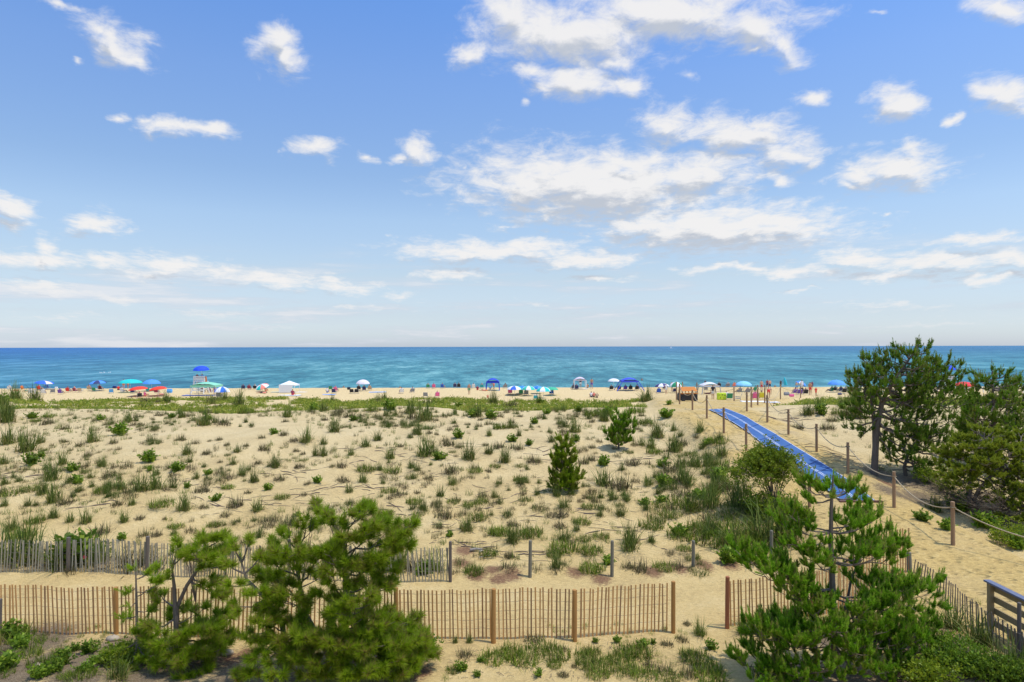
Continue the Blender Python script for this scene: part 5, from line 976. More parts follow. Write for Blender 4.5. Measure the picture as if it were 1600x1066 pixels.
def chair(px, py, c, lab, rz=0, s=1.0, back=None):
    o = thing('beach_chair', lab, 'beach chair', G(px, py), math.radians(rz), 'low folding chairs on the beach'); o.scale = (s, s, s)
    for nm, me, m_ in (('frame', CHM[0], m_metal), ('seat', CHM[1], fabric(CO[c])), ('backrest', CHM[2], fabric(CO[back or c]))):
        p_ = bpy.data.objects.new(nm, me); COL.objects.link(p_); p_.parent = o
        p_.material_slots[0].link = 'OBJECT'; p_.material_slots[0].material = m_
    return o
def seated(px, py, cc, top, bot, lab, clab, skin='m', hair='hair', rz=0, back=None):
    chair(px, py, cc, clab, rz, 1, back); person(px, py, 'sit', top, bot, lab, skin, hair, 1.7, rz)
# ------------------------------------------------------------------ umbrellas
def umbrella_parts(parent, r, h, cols, tiltx=0, tilty=0, z=0, n=8, pole=True, zb=0, rng=None):
    R_ = Matrix.Rotation(tiltx, 3, 'Y') @ Matrix.Rotation(tilty, 3, 'X'); mb = MB(); mats = [fabric(c) for c in cols]; sub = 5; K = 6; off = []
    vs = []; 
    for layer in (0, 1):
        for k in range(K+1):
            f = k/K; rr = r*math.sin(f*1.30)/math.sin(1.30); zz = h*(math.cos(f*1.30)-math.cos(1.30))/(1-math.cos(1.30))
            for j in range(n*sub):
                a = 2*math.pi*j/(n*sub); u = (j % sub)/sub; sc = 1-.055*f*math.sin(math.pi*u); p_ = Vector((rr*sc*math.cos(a), rr*sc*math.sin(a), zz-.05*r*f*math.sin(math.pi*u)*0-layer*.012)); p_ = R_ @ p_; p_.z += z; vs.append(p_)
    m_ = n*sub; L_ = (K+1)*m_
    mb.add(vs, [])
    for k in range(K):
        for j in range(m_):
            a, b, c, d = k*m_+j, k*m_+(j+1) % m_, (k+1)*m_+(j+1) % m_, (k+1)*m_+j; mi = (j//sub) % len(mats)
            mb.f.append([d, c, b, a]); mb.m.append(mi); mb.f.append([a+L_, b+L_, c+L_, d+L_]); mb.m.append(mi)
    for j in range(m_): a, b = K*m_+j, K*m_+(j+1) % m_; mb.f.append([a, b, b+L_, a+L_]); mb.m.append((j//sub) % len(mats))
    mb.build('canopy', mats, parent)
    top = R_ @ Vector((0,0,h+.06)); top.z += z; hub = R_ @ Vector((0,0,0)); hub.z += z
    if pole:
        p_ = MB(); p_.tube([(0,0,zb),(0,0,zb+(z-zb)*.6),tuple(hub),tuple(top)], .022, 6); p_.build('pole', m_white, parent)
    rb = MB()
    for k in range(n): a = 2*math.pi*k/n; q_ = R_ @ Vector((r*.98*math.cos(a), r*.98*math.sin(a), -.02)); q_.z += z; mid = R_ @ Vector((r*.6*math.cos(a), r*.6*math.sin(a), h*.62)); mid.z += z; rb.tube([tuple(top-Vector((0,0,.09))), tuple(mid-Vector((0,0,.03))), tuple(q_)], .008, 4)
    rb.build('ribs', m_metal, parent)
def umb(px, rimpy, topy, wpx, basepy, cols, lab, tx=0, ty=0, n=8, name='beach_umbrella', group='beach umbrellas standing along the shore'):
    b = G(px, basepy); s_ = b.y/F; o = thing(name, lab, 'umbrella', b, rnd.uniform(0, 6.28) if not (tx or ty) else 0, group)
    umbrella_parts(o, wpx*s_/2, max(.25, (rimpy-topy)*s_*(.9 if not tx else .7)), [CO[c] if isinstance(c, str) else c for c in cols], math.radians(tx), math.radians(ty), (basepy-rimpy)*s_, n); return o
LB = (.08,.30,.85); SB = (.03,.14,.75); TL = (.01,.55,.50); GN = (.03,.55,.40)
umb(69,599,593.5,27,609,[SB,SB,SB,(.75,.65,.75)],'bright blue umbrella with one pale pink panel, far left',4)
umb(153,599.5,592.5,25,611,['navy',LB],'navy and sky-blue striped umbrella at left',-4)
umb(204,598.5,592,34,613,[TL],'turquoise umbrella behind the left red umbrella')
umb(237,599.5,592.5,27,611,[LB],'plain blue umbrella left of the lifeguard stand')
umb(216,609,602,29,619,[(.80,.05,.02)],'left one of the two red umbrellas',-6)
umb(247,609,602,27,619,[(.82,.05,.02)],'right one of the two red umbrellas',-9)
umb(347,612.5,603.5,24,622,['white',(.02,.16,.75)],'white umbrella with blue panels right of the lifeguard stand',0,0,8)
umb(410,605,598.5,21,612,['coral','white',TL],'orange, white and teal umbrella tilted to the left',-14,20)
umb(567,600,592.5,22,611,[(.72,.66,.70)],'pale pinkish-grey umbrella over dark chairs')
umb(804,608.5,602.5,25,618,['white',SB,'white',TL],'leftmost white and blue umbrella of the six-umbrella cluster')
umb(816,607.5,602.5,16,615,[(.03,.25,.70)],'small blue umbrella behind the cluster, left')
umb(826,609,602.5,22,619,[GN,'white'],'green and white umbrella in the middle of the cluster')
umb(840,608,602.5,18,615,[LB,(.02,.2,.6)],'blue umbrella between the two teal and white ones')
umb(849,611.5,604,24,622,[(.02,.50,.45),'white',TL,'white'],'nearest teal and white umbrella of the cluster')
umb(862,609,604.5,22,618,[(.05,.45,.25)],'green umbrella at the right end of the cluster')
umb(959,596,591,19,606,['white',(.7,.72,.75)],'white umbrella left of the blue-violet canopy')
umb(1034.5,604,597,23,613,[(.05,.04,.16),'white'],'dark purple and white striped umbrella',-3)
umb(1057,604,596,22,614,[(.02,.28,.12),'white'],'green and white umbrella behind the rope posts')
umb(1162,602,595,25,612,[(.25,.60,.90)],'light blue umbrella right of the white canopy')
umb(1251,601,594,18,610,[LB,'white'],'blue and white umbrella tilted over the purple chairs',24)
umb(1307,601,593,26,613,[(.10,.33,.85)],'clear blue umbrella over the group by the big pine')
umb(1507,603,596,30,613,[(.80,.03,.05)],'red umbrella right of the second lifeguard stand')
umb(1584,595,588.5,24,606,[(.35,.62,.55),'white'],'pale green umbrella behind the right edge pine')
o = thing('beach_umbrella', 'closed cyan umbrella leaning at the waterline', 'umbrella', G(1226,605), 0, 'beach umbrellas standing along the shore')
mb = MB(); mb.tube([(.2,0,.35),(.12,0,.9),(0,0,1.4),(-.1,0,1.75)], [.30,.26,.15,.03], 8); mb.build('canopy', fabric((.03,.50,.62)), o); mb = MB(); mb.tube([(.25,0,0),(-.11,0,1.85)], .02, 6); mb.build('pole', m_metal, o)
# ------------------------------------------------------------------ canopies and tents
def canopy(px, y0, y1, wpx, basepy, col, lab, dep=2.2, splay=0, roof='dome', legc=None, wall=None, valance=.22, name='shade_canopy'):
    b = G(px, basepy); s_ = b.y/F; w = wpx*s_/2; hz = (basepy-y1)*s_; tz = (basepy-y0)*s_; o = thing(name, lab, 'canopy', b); mt = fabric(col); d = dep/2; K = 8; mb = MB(); vs = []
    for lay in (0, .015):
        for i in range(K+1):
            for j in range(K+1):
                u = i/K*2-1; v = j/K*2-1
                z = hz+(tz-hz)*((1-max(abs(u), abs(v))) if roof == 'peak' else math.cos(u*math.pi/2)**.7*math.cos(v*math.pi/2*.6))
                vs.append((u*w*(1-splay), v*d*(1-splay*.5), z-lay))
    n_ = (K+1)**2; fs = []
    for i in range(K):
        for j in range(K): a = i*(K+1)+j; q4 = (a, a+K+1, a+K+2, a+1); fs.append(q4); fs.append(tuple(n_+k for k in reversed(q4)))
    mb.add(vs, fs); mb.build('roof', mt, o)
    vb = MB(); ww, dd = w*(1-splay), d*(1-splay*.5)
    zt_ = hz+(tz-hz)*(0 if roof == 'peak' else 0)
    for a, c in (((-ww,-dd),(ww,-dd)),((ww,-dd),(ww,dd)),((ww,dd),(-ww,dd)),((-ww,dd),(-ww,-dd))): vb.bar((a[0],a[1],zt_-valance/2+.05), (c[0],c[1],zt_-valance/2+.05), .012, valance)
    vb.build('valance', mt, o)
    for sx_ in (-1, 1):
        for sy_ in (-1, 1): l_ = MB(); l_.tube([(sx_*w, sy_*d, 0), (sx_*ww, sy_*dd, hz)], .035 if splay == 0 else .06, 6); l_.build('leg', legc or m_metal, o)
    if wall:
        wl_ = MB(); wl_.box((-w*.15*0-w*.12, -d-.012, hz*.52), (w*1.7, .02, hz*.93)); wl_.build('side_wall', mt, o)
    return o
canopy(452,595,601,24,613.5,CO['white'],'white beach tent with a closed side wall, left of centre',2.4,0,'peak',m_white,True)
BLU = (.02,.05,.52)
canopy(770,591,596,21,610,BLU,'deep blue square canopy near the centre of the beach',2.2,.10,'dome',fabric(BLU),None,.30)
canopy(906,589,594,20,608,(.66,.56,.62),'pale pink arched canopy beside the man in purple shorts',2.0,.12,'dome',m_white,None,.1)
canopy(983,590,595,42,610.5,(.05,.09,.66),'large blue-violet canopy with splayed legs and ground shade',3.2,.42,'dome',fabric((.06,.10,.66)),None,.25)
canopy(1108,597,602.5,30,616,(.72,.70,.72),'low white canopy with slanting grey leg, behind the boy',2.4,.15,'dome',m_metal,None,.15)
canopy(323,597,602,38,617.5,(.25,.62,.42),'pale green canopy on thin posts under the lifeguard stand',2.6,0,'dome',m_metal,None,.3)
canopy(1508,603,605,40,613,CO['white'],'flat white canopy under the red umbrella at right',2.4,.05,'dome',m_white,None,.12)
canopy(1572,599,603,34,614,CO['white'],'white tent roof behind the right edge pine',2.6,.05,'peak',m_white,None,.2)
# ------------------------------------------------------------------ lifeguard stands
def stand(px, basepy, uY, lab, s=1.0):
    b = G(px, basepy); o = thing('lifeguard_stand', lab, 'lifeguard stand', b); ln = [MB() for _ in range(4)]; hz = 1.75; k = 0
    for sx_ in (-1, 1):
        for sy_ in (-1, 1): ln[k].bar((sx_*.95, sy_*1.0, -.1), (sx_*.72, sy_*.45, hz), .11, .11); ln[k].build('leg', m_white, o); k += 1
    for sy_ in (-1, 1):
        br = MB()
        for z, w_ in ((.5,.88),(1.0,.82),(1.5,.76)):
            y_ = 1.0-.55*z/hz; br.bar((-w_, sy_*(y_+.062), z), (w_, sy_*(y_+.062), z), .035, .14)
        if sy_ < 0:
            br.bar((-.86,-.93,.55), (.80,-.77,.98), .03, .10); br.bar((.86,-.97,.55), (-.80,-.81,.98), .03, .10); br.bar((-.82,-.80,1.05), (.77,-.67,1.45), .03, .10); br.bar((.82,-.84,1.05), (-.77,-.71,1.45), .03, .10)
        br.build('cross_brace', m_white, o)
    pl = MB(); pl.box((0,.1,hz+.03), (1.75,1.3,.06)); pl.build('platform', m_white, o)
    se = MB(); se.box((0,-.1,hz+.45), (1.55,.55,.06))
    for x in (-.74,.74): se.box((x,-.1,hz+.24), (.06,.5,.36))
    se.build('seat', m_white, o)
    bk = MB()
    for z in (.10,.32,.54,.76): bk.box((0,-.40-.03*z,hz+z), (1.62,.03,.17))
    for x in (-.80,.80): bk.box((x,-.44,hz+.42), (.06,.06,.95))
    bk.build('backrest', m_white, o)
    la = MB()
    for x in (.35,.85): la.bar((x+.25,1.55,0), (x,.76,hz), .05, .08)
    for i in range(5): z = .28+i*.32; la.bar((.35+.25*(1-z/hz),1.55-.79*z/hz,z), (.85+.25*(1-z/hz),1.55-.79*z/hz,z), .04, .05)
    la.build('ladder', m_white, o)
    u = bpy.data.objects.new('umbrella', None); COL.objects.link(u); u.parent = o; u.location = (.1, .05, hz); umbrella_parts(u, 1.18, .62, [(.01,.07,.72)], 0, .08, 1.72*s, 8, True, 0)
    return b, hz
b, hz = stand(313, 615, 0, 'white wooden lifeguard stand with blue umbrella, at left')
person(0,0,'sit','maroon','red','lifeguard in red seated left under the stand umbrella','m','hair',1.7,0,None,b+Vector((-.38,-.02,hz+.20)))
person(0,0,'sit','lblue','navy','lifeguard in blue seated right under the stand umbrella','m','hair',1.75,0,None,b+Vector((.38,-.02,hz+.20)))
mb = MB(); mb.tube([(0,0,0),(.03,0,.35),(0,0,.8),(.02,0,.95)], [.10,.13,.10,.03], 8); tag(mb.build('rescue_buoy', fabric((.55,.16,.05)), None, loc=tuple(b+Vector((1.1,-.6,hz-.1)))), 'orange-brown rescue float hung on the left lifeguard stand', 'rescue float')
b, hz = stand(1480, 613, 0, 'white lifeguard stand with blue umbrella behind the right pines')
person(0,0,'sit','white','red','lifeguard in white, left seat of the far right stand','m','hair',1.7,0,None,b+Vector((-.38,-.02,hz+.20)))
person(0,0,'sit','white','red','lifeguard in white, right seat of the far right stand','d','hair',1.7,0,None,b+Vector((.38,-.02,hz+.20)))
# ------------------------------------------------------------------ towels, bags, coolers
def towel(px, py, w, d, c, lab, rz=0):
    b = G(px, py); mb = MB(); n = 8; vs = []
    for i in range(n+1):
        for j in range(n+1): vs.append(((i/n-.5)*w, (j/n-.5)*d, .035+.02*math.sin(i*1.7+px)*math.sin(j*1.3)))
    m_ = len(vs); vs += [(a, b_, c_-.02) for a, b_, c_ in vs]; fs = []
    for i in range(n):
        for j in range(n): a = i*(n+1)+j; f = (a, a+n+1, a+n+2, a+1); fs += [f, tuple(m_+k for k in reversed(f))]
    mb.add(vs, fs); o = mb.build('beach_towel', fabric(CO[c] if isinstance(c, str) else c), None, loc=tuple(b)); o.rotation_euler.z = rz; tag(o, lab, 'towel', 'towels spread on the beach')
towel(452,618,3.0,1.5,'white','white sheet on the sand in front of the white tent'); towel(470,613,2.2,1.2,'white','white towel to the right of the white tent',.3); towel(433,613,1.9,1.0,(.45,.62,.52),'pale green towel left of the white tent')
towel(513,617,1.9,1.2,(.25,.4,.75),'blue and white blanket near the couple with purple chair'); towel(590,613,2.6,1.3,(.22,.45,.80),'blue towel lying alone right of the pale umbrella',.2); towel(312,618,4.6,1.6,(.05,.12,.45),'dark blue mat under the pale green canopy')
towel(770,610,2.2,1.2,'teal','teal towel inside the blue canopy'); towel(912,608,1.6,.8,'white','white towel beside the pale pink canopy'); towel(1178,628,2.2,1.3,'white','white sheet on the sand by the four rope posts'); towel(1205,629,1.4,.9,'white','small white towel right of the rope post row')
def bag(px, py, w, h, c, lab, nm='beach_bag', cat='bag', lid=None):
    b = G(px, py); o = thing(nm, lab, cat, b); mb = MB(); w2, d2 = w/2, w*.32
    vs = [(-w2*.85,-d2*.85,0),(w2*.85,-d2*.85,0),(w2*.85,d2*.85,0),(-w2*.85,d2*.85,0),(-w2,-d2,h*.5),(w2,-d2,h*.5),(w2,d2,h*.5),(-w2,d2,h*.5),(-w2*.92,-d2*.7,h),(w2*.92,-d2*.7,h),(w2*.92,d2*.7,h),(-w2*.92,d2*.7,h)]
    fs = [(3,2,1,0),(8,9,10,11)]+[(a+k, a+(k+1) % 4, a+4+(k+1) % 4, a+4+k) for a in (0, 4) for k in range(4)]
    mb.add(vs, fs); mb.build('body', fabric(CO[c]), o)
    if lid: l_ = MB(); l_.box((0,0,h+.03), (w*1.04, w*.66, .06)); l_.build('lid', fabric(CO[lid]), o)
    hn = MB(); hn.tube([(-w*.3,0,h*.98+(.06 if lid else 0)),(-w*.22,0,h*1.3+.04),(w*.22,0,h*1.3+.04),(w*.3,0,h*.98+(.06 if lid else 0))], .014, 5); hn.build('handle', fabric(CO['grey']), o)
bag(179,604,.55,.38,'navy','dark blue cooler at the waterline left of the turquoise umbrella','cooler','cooler','blue'); bag(265,614,.72,.62,'lblue','light blue carrier bag alone between red umbrellas and lifeguard stand'); bag(837,623,.55,.42,'teal','teal cooler in front of the umbrella cluster','cooler','cooler','white')
bag(1229,618,.6,.4,'grey','grey bag on the sand left of the purple chairs'); bag(1312,617,.45,.22,'navy','small dark bag before the group at the clear blue umbrella'); bag(1237,620,.5,.3,'pink','pink and white bag beside the ground cover at right'); bag(1252,611,.6,.45,'black','black bag between the folding chairs at right'); bag(545,609,.5,.4,'black','black bag left of the pale umbrella group'); bag(88,605,.4,.3,'white','white bag at the waterline right of the far left umbrella')
# yellow patterned inflatable cushion
c = G(1127.5, 625); o = thing('inflatable_cushion', 'bright yellow patterned cushion standing on the sand', 'cushion', c); mb = MB(); mb.box((0,0,.36), (.95,.22,.70)); q_ = mb.build('body', fabric((.62,.80,.04)), o); bv = q_.modifiers.new('b', 'BEVEL'); bv.width = .09; bv.segments = 3
for (x, z) in ((-.28,.5),(.05,.52),(.3,.45),(-.15,.22),(.2,.2)):
    mb = MB(); mb.tube([(x,-.118,z),(x,-.112,z)], [.05,.05], 8); mb.build('spot', fabric((.08,.12,.03)), o)
# orange slatted bench lid over black crate (beach cart)
c = G(1074, 627); o = thing('beach_cart', 'black cart with orange slatted top beside the rope posts', 'cart', c, math.radians(8)); s_ = c.y/F
bx = MB(); bx.box((0,0,.42), (1.7,.9,.62)); q_ = bx.build('bin', m_black, o); bv = q_.modifiers.new('b', 'BEVEL'); bv.width = .05
m_or = wood('orange_wood', (.60,.20,.03), (.80,.33,.08))
tp = MB()
for i in range(5): tp.box((0, -.50+i*.16, 1.02+i*.07), (1.55, .14, .03), Matrix.Rotation(.42, 3, 'X'))
tp.build('slatted_top', m_or, o)
fr = MB()
for x in (-.7,-.05,.6): fr.bar((x,-.5,.72), (x,-.38,1.02), .06, .05); fr.bar((x,.4,.72), (x,.22,1.3), .06, .05)
fr.bar((-.85,-.50,.76), (.85,-.50,.76), .05, .09); fr.build('frame', m_or, o)
for x in (-.6,.6):
    for y in (-.5,.5): w_ = MB(); w_.tube([(x,y-.05,.2),(x,y+.05,.2)], [.2,.2], 14); w_.build('wheel', m_black, o)
# ------------------------------------------------------------------ the crowd
T = [  # chair, sitter top, bottom, x, y, label person, label chair, skin, hair, rotation
 (15,610,'white','white','grey','reclining sunbather in white at the far left end','white chair of the far left sunbather','l','hair',25),(62,610,'red','red','navy','red-shirted sitter under the far left blue umbrella','red chair under the far left blue umbrella','m','hair',0),(48,616,'white','white','navy','white-shirted sitter in the near row, far left','white chair at left end of the near far-left row','m','hair',20),
 (68,616,'white','white','grey','sitter in white, right end of the near far-left row','white chair second in the near far-left row','l','blond',15),(95,616,'purple','purple','navy','woman in purple alone in front of the striped umbrella','purple chair alone left of the two red chairs','m','hair',0),(107,613,'red','maroon','navy','sitter in maroon in the left red chair','left one of the two red chairs','m','hair',0),(118,613,'maroon','coral','red','sitter in coral in the right red chair','right one of the two dark red chairs','l','blond',-15),
 (140,610,'tan','coral','navy','coral-clad sitter left of the striped umbrella','tan chair left of the striped umbrella','m','hair',0),(157,610,'maroon','maroon','black','dark red sitter right under the striped umbrella','dark red chair under the striped umbrella','m','hair',0),(192,614,'white','white','grey','reclining sitter in white below the turquoise umbrella','white lounge chair below the turquoise umbrella','m','hair',-30),
 (208,615,'navy','lblue','navy','sitter in light blue under the left red umbrella','navy chair under the left red umbrella','m','hair',0),(218,622,'black','coral','black','nearest dark chair sitter under the left red umbrella','nearest black chair under the left red umbrella','m','hair',30),(245,615,'maroon','purple','navy','purple-topped sitter under the right red umbrella','maroon chair under the right red umbrella','m','hair',0),
 (343,622,'grey','maroon','grey','sitter under the white and blue umbrella','grey chair under the white and blue umbrella','m','hair',0),(380,609,'navy','navy','grey','sitter in navy left of the orange umbrella','navy chair left of the orange umbrella','m','hair',20),(390,609,'maroon','maroon','black','sitter in dark red, middle of the trio near the orange umbrella','maroon chair in the trio near the orange umbrella','m','hair',0),(399,609,'black','white','black','sitter in white beside the orange umbrella','black chair just left of the orange umbrella','m','blond',0),
 (406,610,'teal','teal','navy','sitter in teal under the orange umbrella','teal chair under the orange umbrella','m','hair',0),(525,612,'pink','pink','purple','pink-topped woman in the pink and purple chair','pink chair right of the blue and white blanket','m','blond',-10),(317,614,'navy','orange','black','orange-shirted person under the pale green canopy','navy chair under the pale green canopy','m','black',0),(328,614,'maroon','maroon','black','person in dark red under the pale green canopy','maroon chair under the pale green canopy','d','black',0),
 (561,610,'black','grey','black','left sitter beneath the pale pinkish umbrella','left black chair beneath the pale pinkish umbrella','m','hair',0),(569,611,'navy','grey','navy','middle sitter beneath the pale pinkish umbrella','navy chair beneath the pale pinkish umbrella','m','hair',10),(578,610,'tan','tan','grey','right sitter in tan beneath the pale pinkish umbrella','tan chair beneath the pale pinkish umbrella','m','hair',0),
 (627,615,'white','white','navy','white-shirted sitter left of two white chairs in the centre-left gap','left white chair of the pair left of centre','l','hair',25),(644,614,'grey','white','grey','white-shirted sitter right of two white chairs in the centre-left gap','right grey-white chair of the pair left of centre','m','hair',25),(683,621,'pink','pink','white','child in pink seated near the dune plants','pink chair near the dune plants, centre-left','l','blond',15),
 (669,607,'green','tan','green','sitter in tan at the waterline, left of pink group','green chair at the waterline, left of the pink group','m','hair',0),(678,607,'pink','pink','coral','pink-clad sitter at the waterline','pink chair at the waterline','l','hair',0),(692,607,'blue','blue','navy','sitter in blue at the waterline','blue chair at the waterline right of the pink one','m','hair',-20),
 (711,604,'navy','grey','navy','left sitter of the dark trio left of the boy in green shorts','left navy chair of the dark trio','m','hair',0),(717,604,'black','black','navy','middle sitter of the dark trio','middle black chair of the dark trio','m','hair',0),(723,606,'purple','navy','purple','right sitter of the dark trio','purple chair of the dark trio','m','hair',0),
 (740,607,'white','white','coral','sitter in white behind the boy in green shorts','white chair behind the boy in green shorts','m','hair',0),(753,607,'teal','coral','teal','sitter left of the deep blue canopy','teal chair left of the deep blue canopy','m','blond',0),(789,607,'grey','black','grey','dark-haired sitter right of the deep blue canopy','grey chair right of the deep blue canopy','m','hair',20),(797,616,'pink','white','grey','sitter below the leftmost cluster umbrella','pale pink chair below the leftmost cluster umbrella','m','hair',0),
 (814,617,'green','green','navy','sitter in green below the umbrella cluster','green chair below the umbrella cluster','m','hair',0),(822,618,'grey','tan','navy','sitter beside the green chair','grey chair beside the green one','m','hair',0),(862,617,'blue','tan','blue','sitter in the blue chair right of the cluster','blue chair right of the cluster','m','blond',-10),
 (896,608,'black','purple','black','left sitter under the pale pink canopy','black chair under the pale pink canopy','m','hair',20),(901,609,'navy','navy','grey','right sitter under the pale pink canopy','navy chair under the pale pink canopy','m','hair',0),
 (955,610,'black','grey','black','first sitter from left under the large blue-violet canopy','first dark chair from left at the blue-violet canopy','m','hair',0),(967,610,'navy','navy','black','second sitter from left under the large blue-violet canopy','second chair from left at the blue-violet canopy','m','hair',0),(977,610,'purple','blue','navy','third sitter from left under the large blue-violet canopy','purple chair at the blue-violet canopy','m','hair',0),(985,610,'black','black','navy','fourth sitter from left under the large blue-violet canopy','fourth chair from left at the blue-violet canopy','d','hair',0),(995,610,'black','navy','black','rightmost sitter under the large blue-violet canopy','rightmost chair at the blue-violet canopy','m','hair',0),
 (1029,615,'blue','blue','grey','sitter in blue left below the striped purple umbrella','blue chair left below the striped purple umbrella','m','hair',0),(1123,604,'black','black','navy','dark sitter at the waterline right of the white canopy','black chair at the waterline right of the white canopy','m','hair',0),(1137,604,'grey','white','grey','sitter in white at the waterline','grey chair at the waterline','m','hair',0),(1147,604,'coral','orange','coral','orange-clad sitter at the waterline','coral chair at the waterline','l','hair',0),
 (1155,614,'grey','grey','navy','left sitter below the light blue umbrella','grey chair below the light blue umbrella','m','hair',20),(1168,615,'grey','maroon','grey','sitter in dark red below the light blue umbrella','second grey chair below the light blue umbrella','m','hair',0),(1180,612,'green','green','navy','sitter in green near the rope post row','green chair near the rope post row','m','hair',0),(1179,625,'pink','pink','black','person with pink hat near the four rope posts','pink and black chair by the four rope posts','m','black',0),(1189,624,'yellow','yellow','black','yellow-shirted child behind the four rope posts','yellow chair behind the four rope posts','m','black',0),
 (1242,616,'purple','coral','purple','sitter in coral in the purple chair','large purple chair at right','m','hair',0),(1249,617,'purple','white','navy','white-shirted sitter in the second purple chair','second purple chair at right','l','blond',0),(1258,617,'black','maroon','black','sitter in maroon in the black folding chair','black folding chair right of the purple ones','m','hair',0),
 (1298,613,'green','green','navy','leftmost sitter by the clear blue umbrella','green chair left of the clear blue umbrella pole','m','hair',30),(1304,612,'black','green','black','second sitter by the clear blue umbrella','black chair left of the clear blue umbrella pole','m','hair',0),(1313,613,'navy','black','navy','sitter right of the clear blue umbrella pole','navy chair right of the clear blue umbrella pole','m','hair',0),(1321,613,'grey','grey','navy','sitter in grey left of the big pine','grey chair left of the big pine','m','hair',0),(1329,614,'maroon','purple','grey','purple-clad sitter left of the big pine','maroon chair left of the big pine','l','hair',-15),(1341,613,'navy','white','navy','sitter nearest the big pine crown','navy chair nearest the big pine crown','m','hair',0),
 (1362,616,'red','white','navy','sitter seen through the big pine, left','red chair seen through the big pine','l','hair',0),(1370,618,'grey','grey','white','sitter seen through the big pine, right','grey chair seen through the big pine','m','hair',0),(1505,615,'grey','grey','navy','sitter under the flat white canopy','grey chair under the flat white canopy','m','hair',0),(1516,613,'yellow','orange','navy','orange-shirted sitter right of the flat white canopy','yellow chair right of the flat white canopy','m','hair',0)]
for (x, y, cc, tp_, bt, l1_, l2_, sk, hr, rz) in T: seated(x, y, cc, tp_, bt, l1_, l2_, sk, hr, rz)
for (x, y, cc, lab, rz) in [(75,606,'blue','empty blue chair right of the far left umbrella pole',0),(71,609,'lblue','empty light blue chair under the far left umbrella',20),(58,617,'white','empty white chair between two sitters at far left',-20),(82,615,'grey','empty grey chair left of the woman in purple',40),(126,613,'tan','empty tan chair right of the two red chairs',0),(148,612,'green','empty green chair below the striped umbrella',0),(174,615,'lblue','empty light blue chair below the dark blue cooler',25),(232,612,'teal','empty teal chair between the red umbrellas',0),
 (517,610,'green','empty green chair behind the purple and pink chairs',0),(522,615,'navy','blue chair back to back with the pink one',0),(550,615,'black','near black chair left of the pale umbrella',0),(557,615,'black','second near black chair left of the pale umbrella',15),(665,621,'grey','empty dark grey chair near the dune plants, centre-left',0),(1038,609,'navy','empty navy chair under the striped purple umbrella',0),(1053,614,'navy','empty blue chair left of the rope posts',15),(1103,611,'grey','reclined grey chair under the low white canopy',-20),(1153,626,'grey','empty folding chair facing left near the post row',70),(1139,625,'green','green chair beside the yellow cushion',0),(1318,615,'black','empty black chair in the group by the clear blue umbrella',0),(1333,613,'black','black chair left of the big pine, empty',0)]:
    chair(x, y, cc, lab, rz)
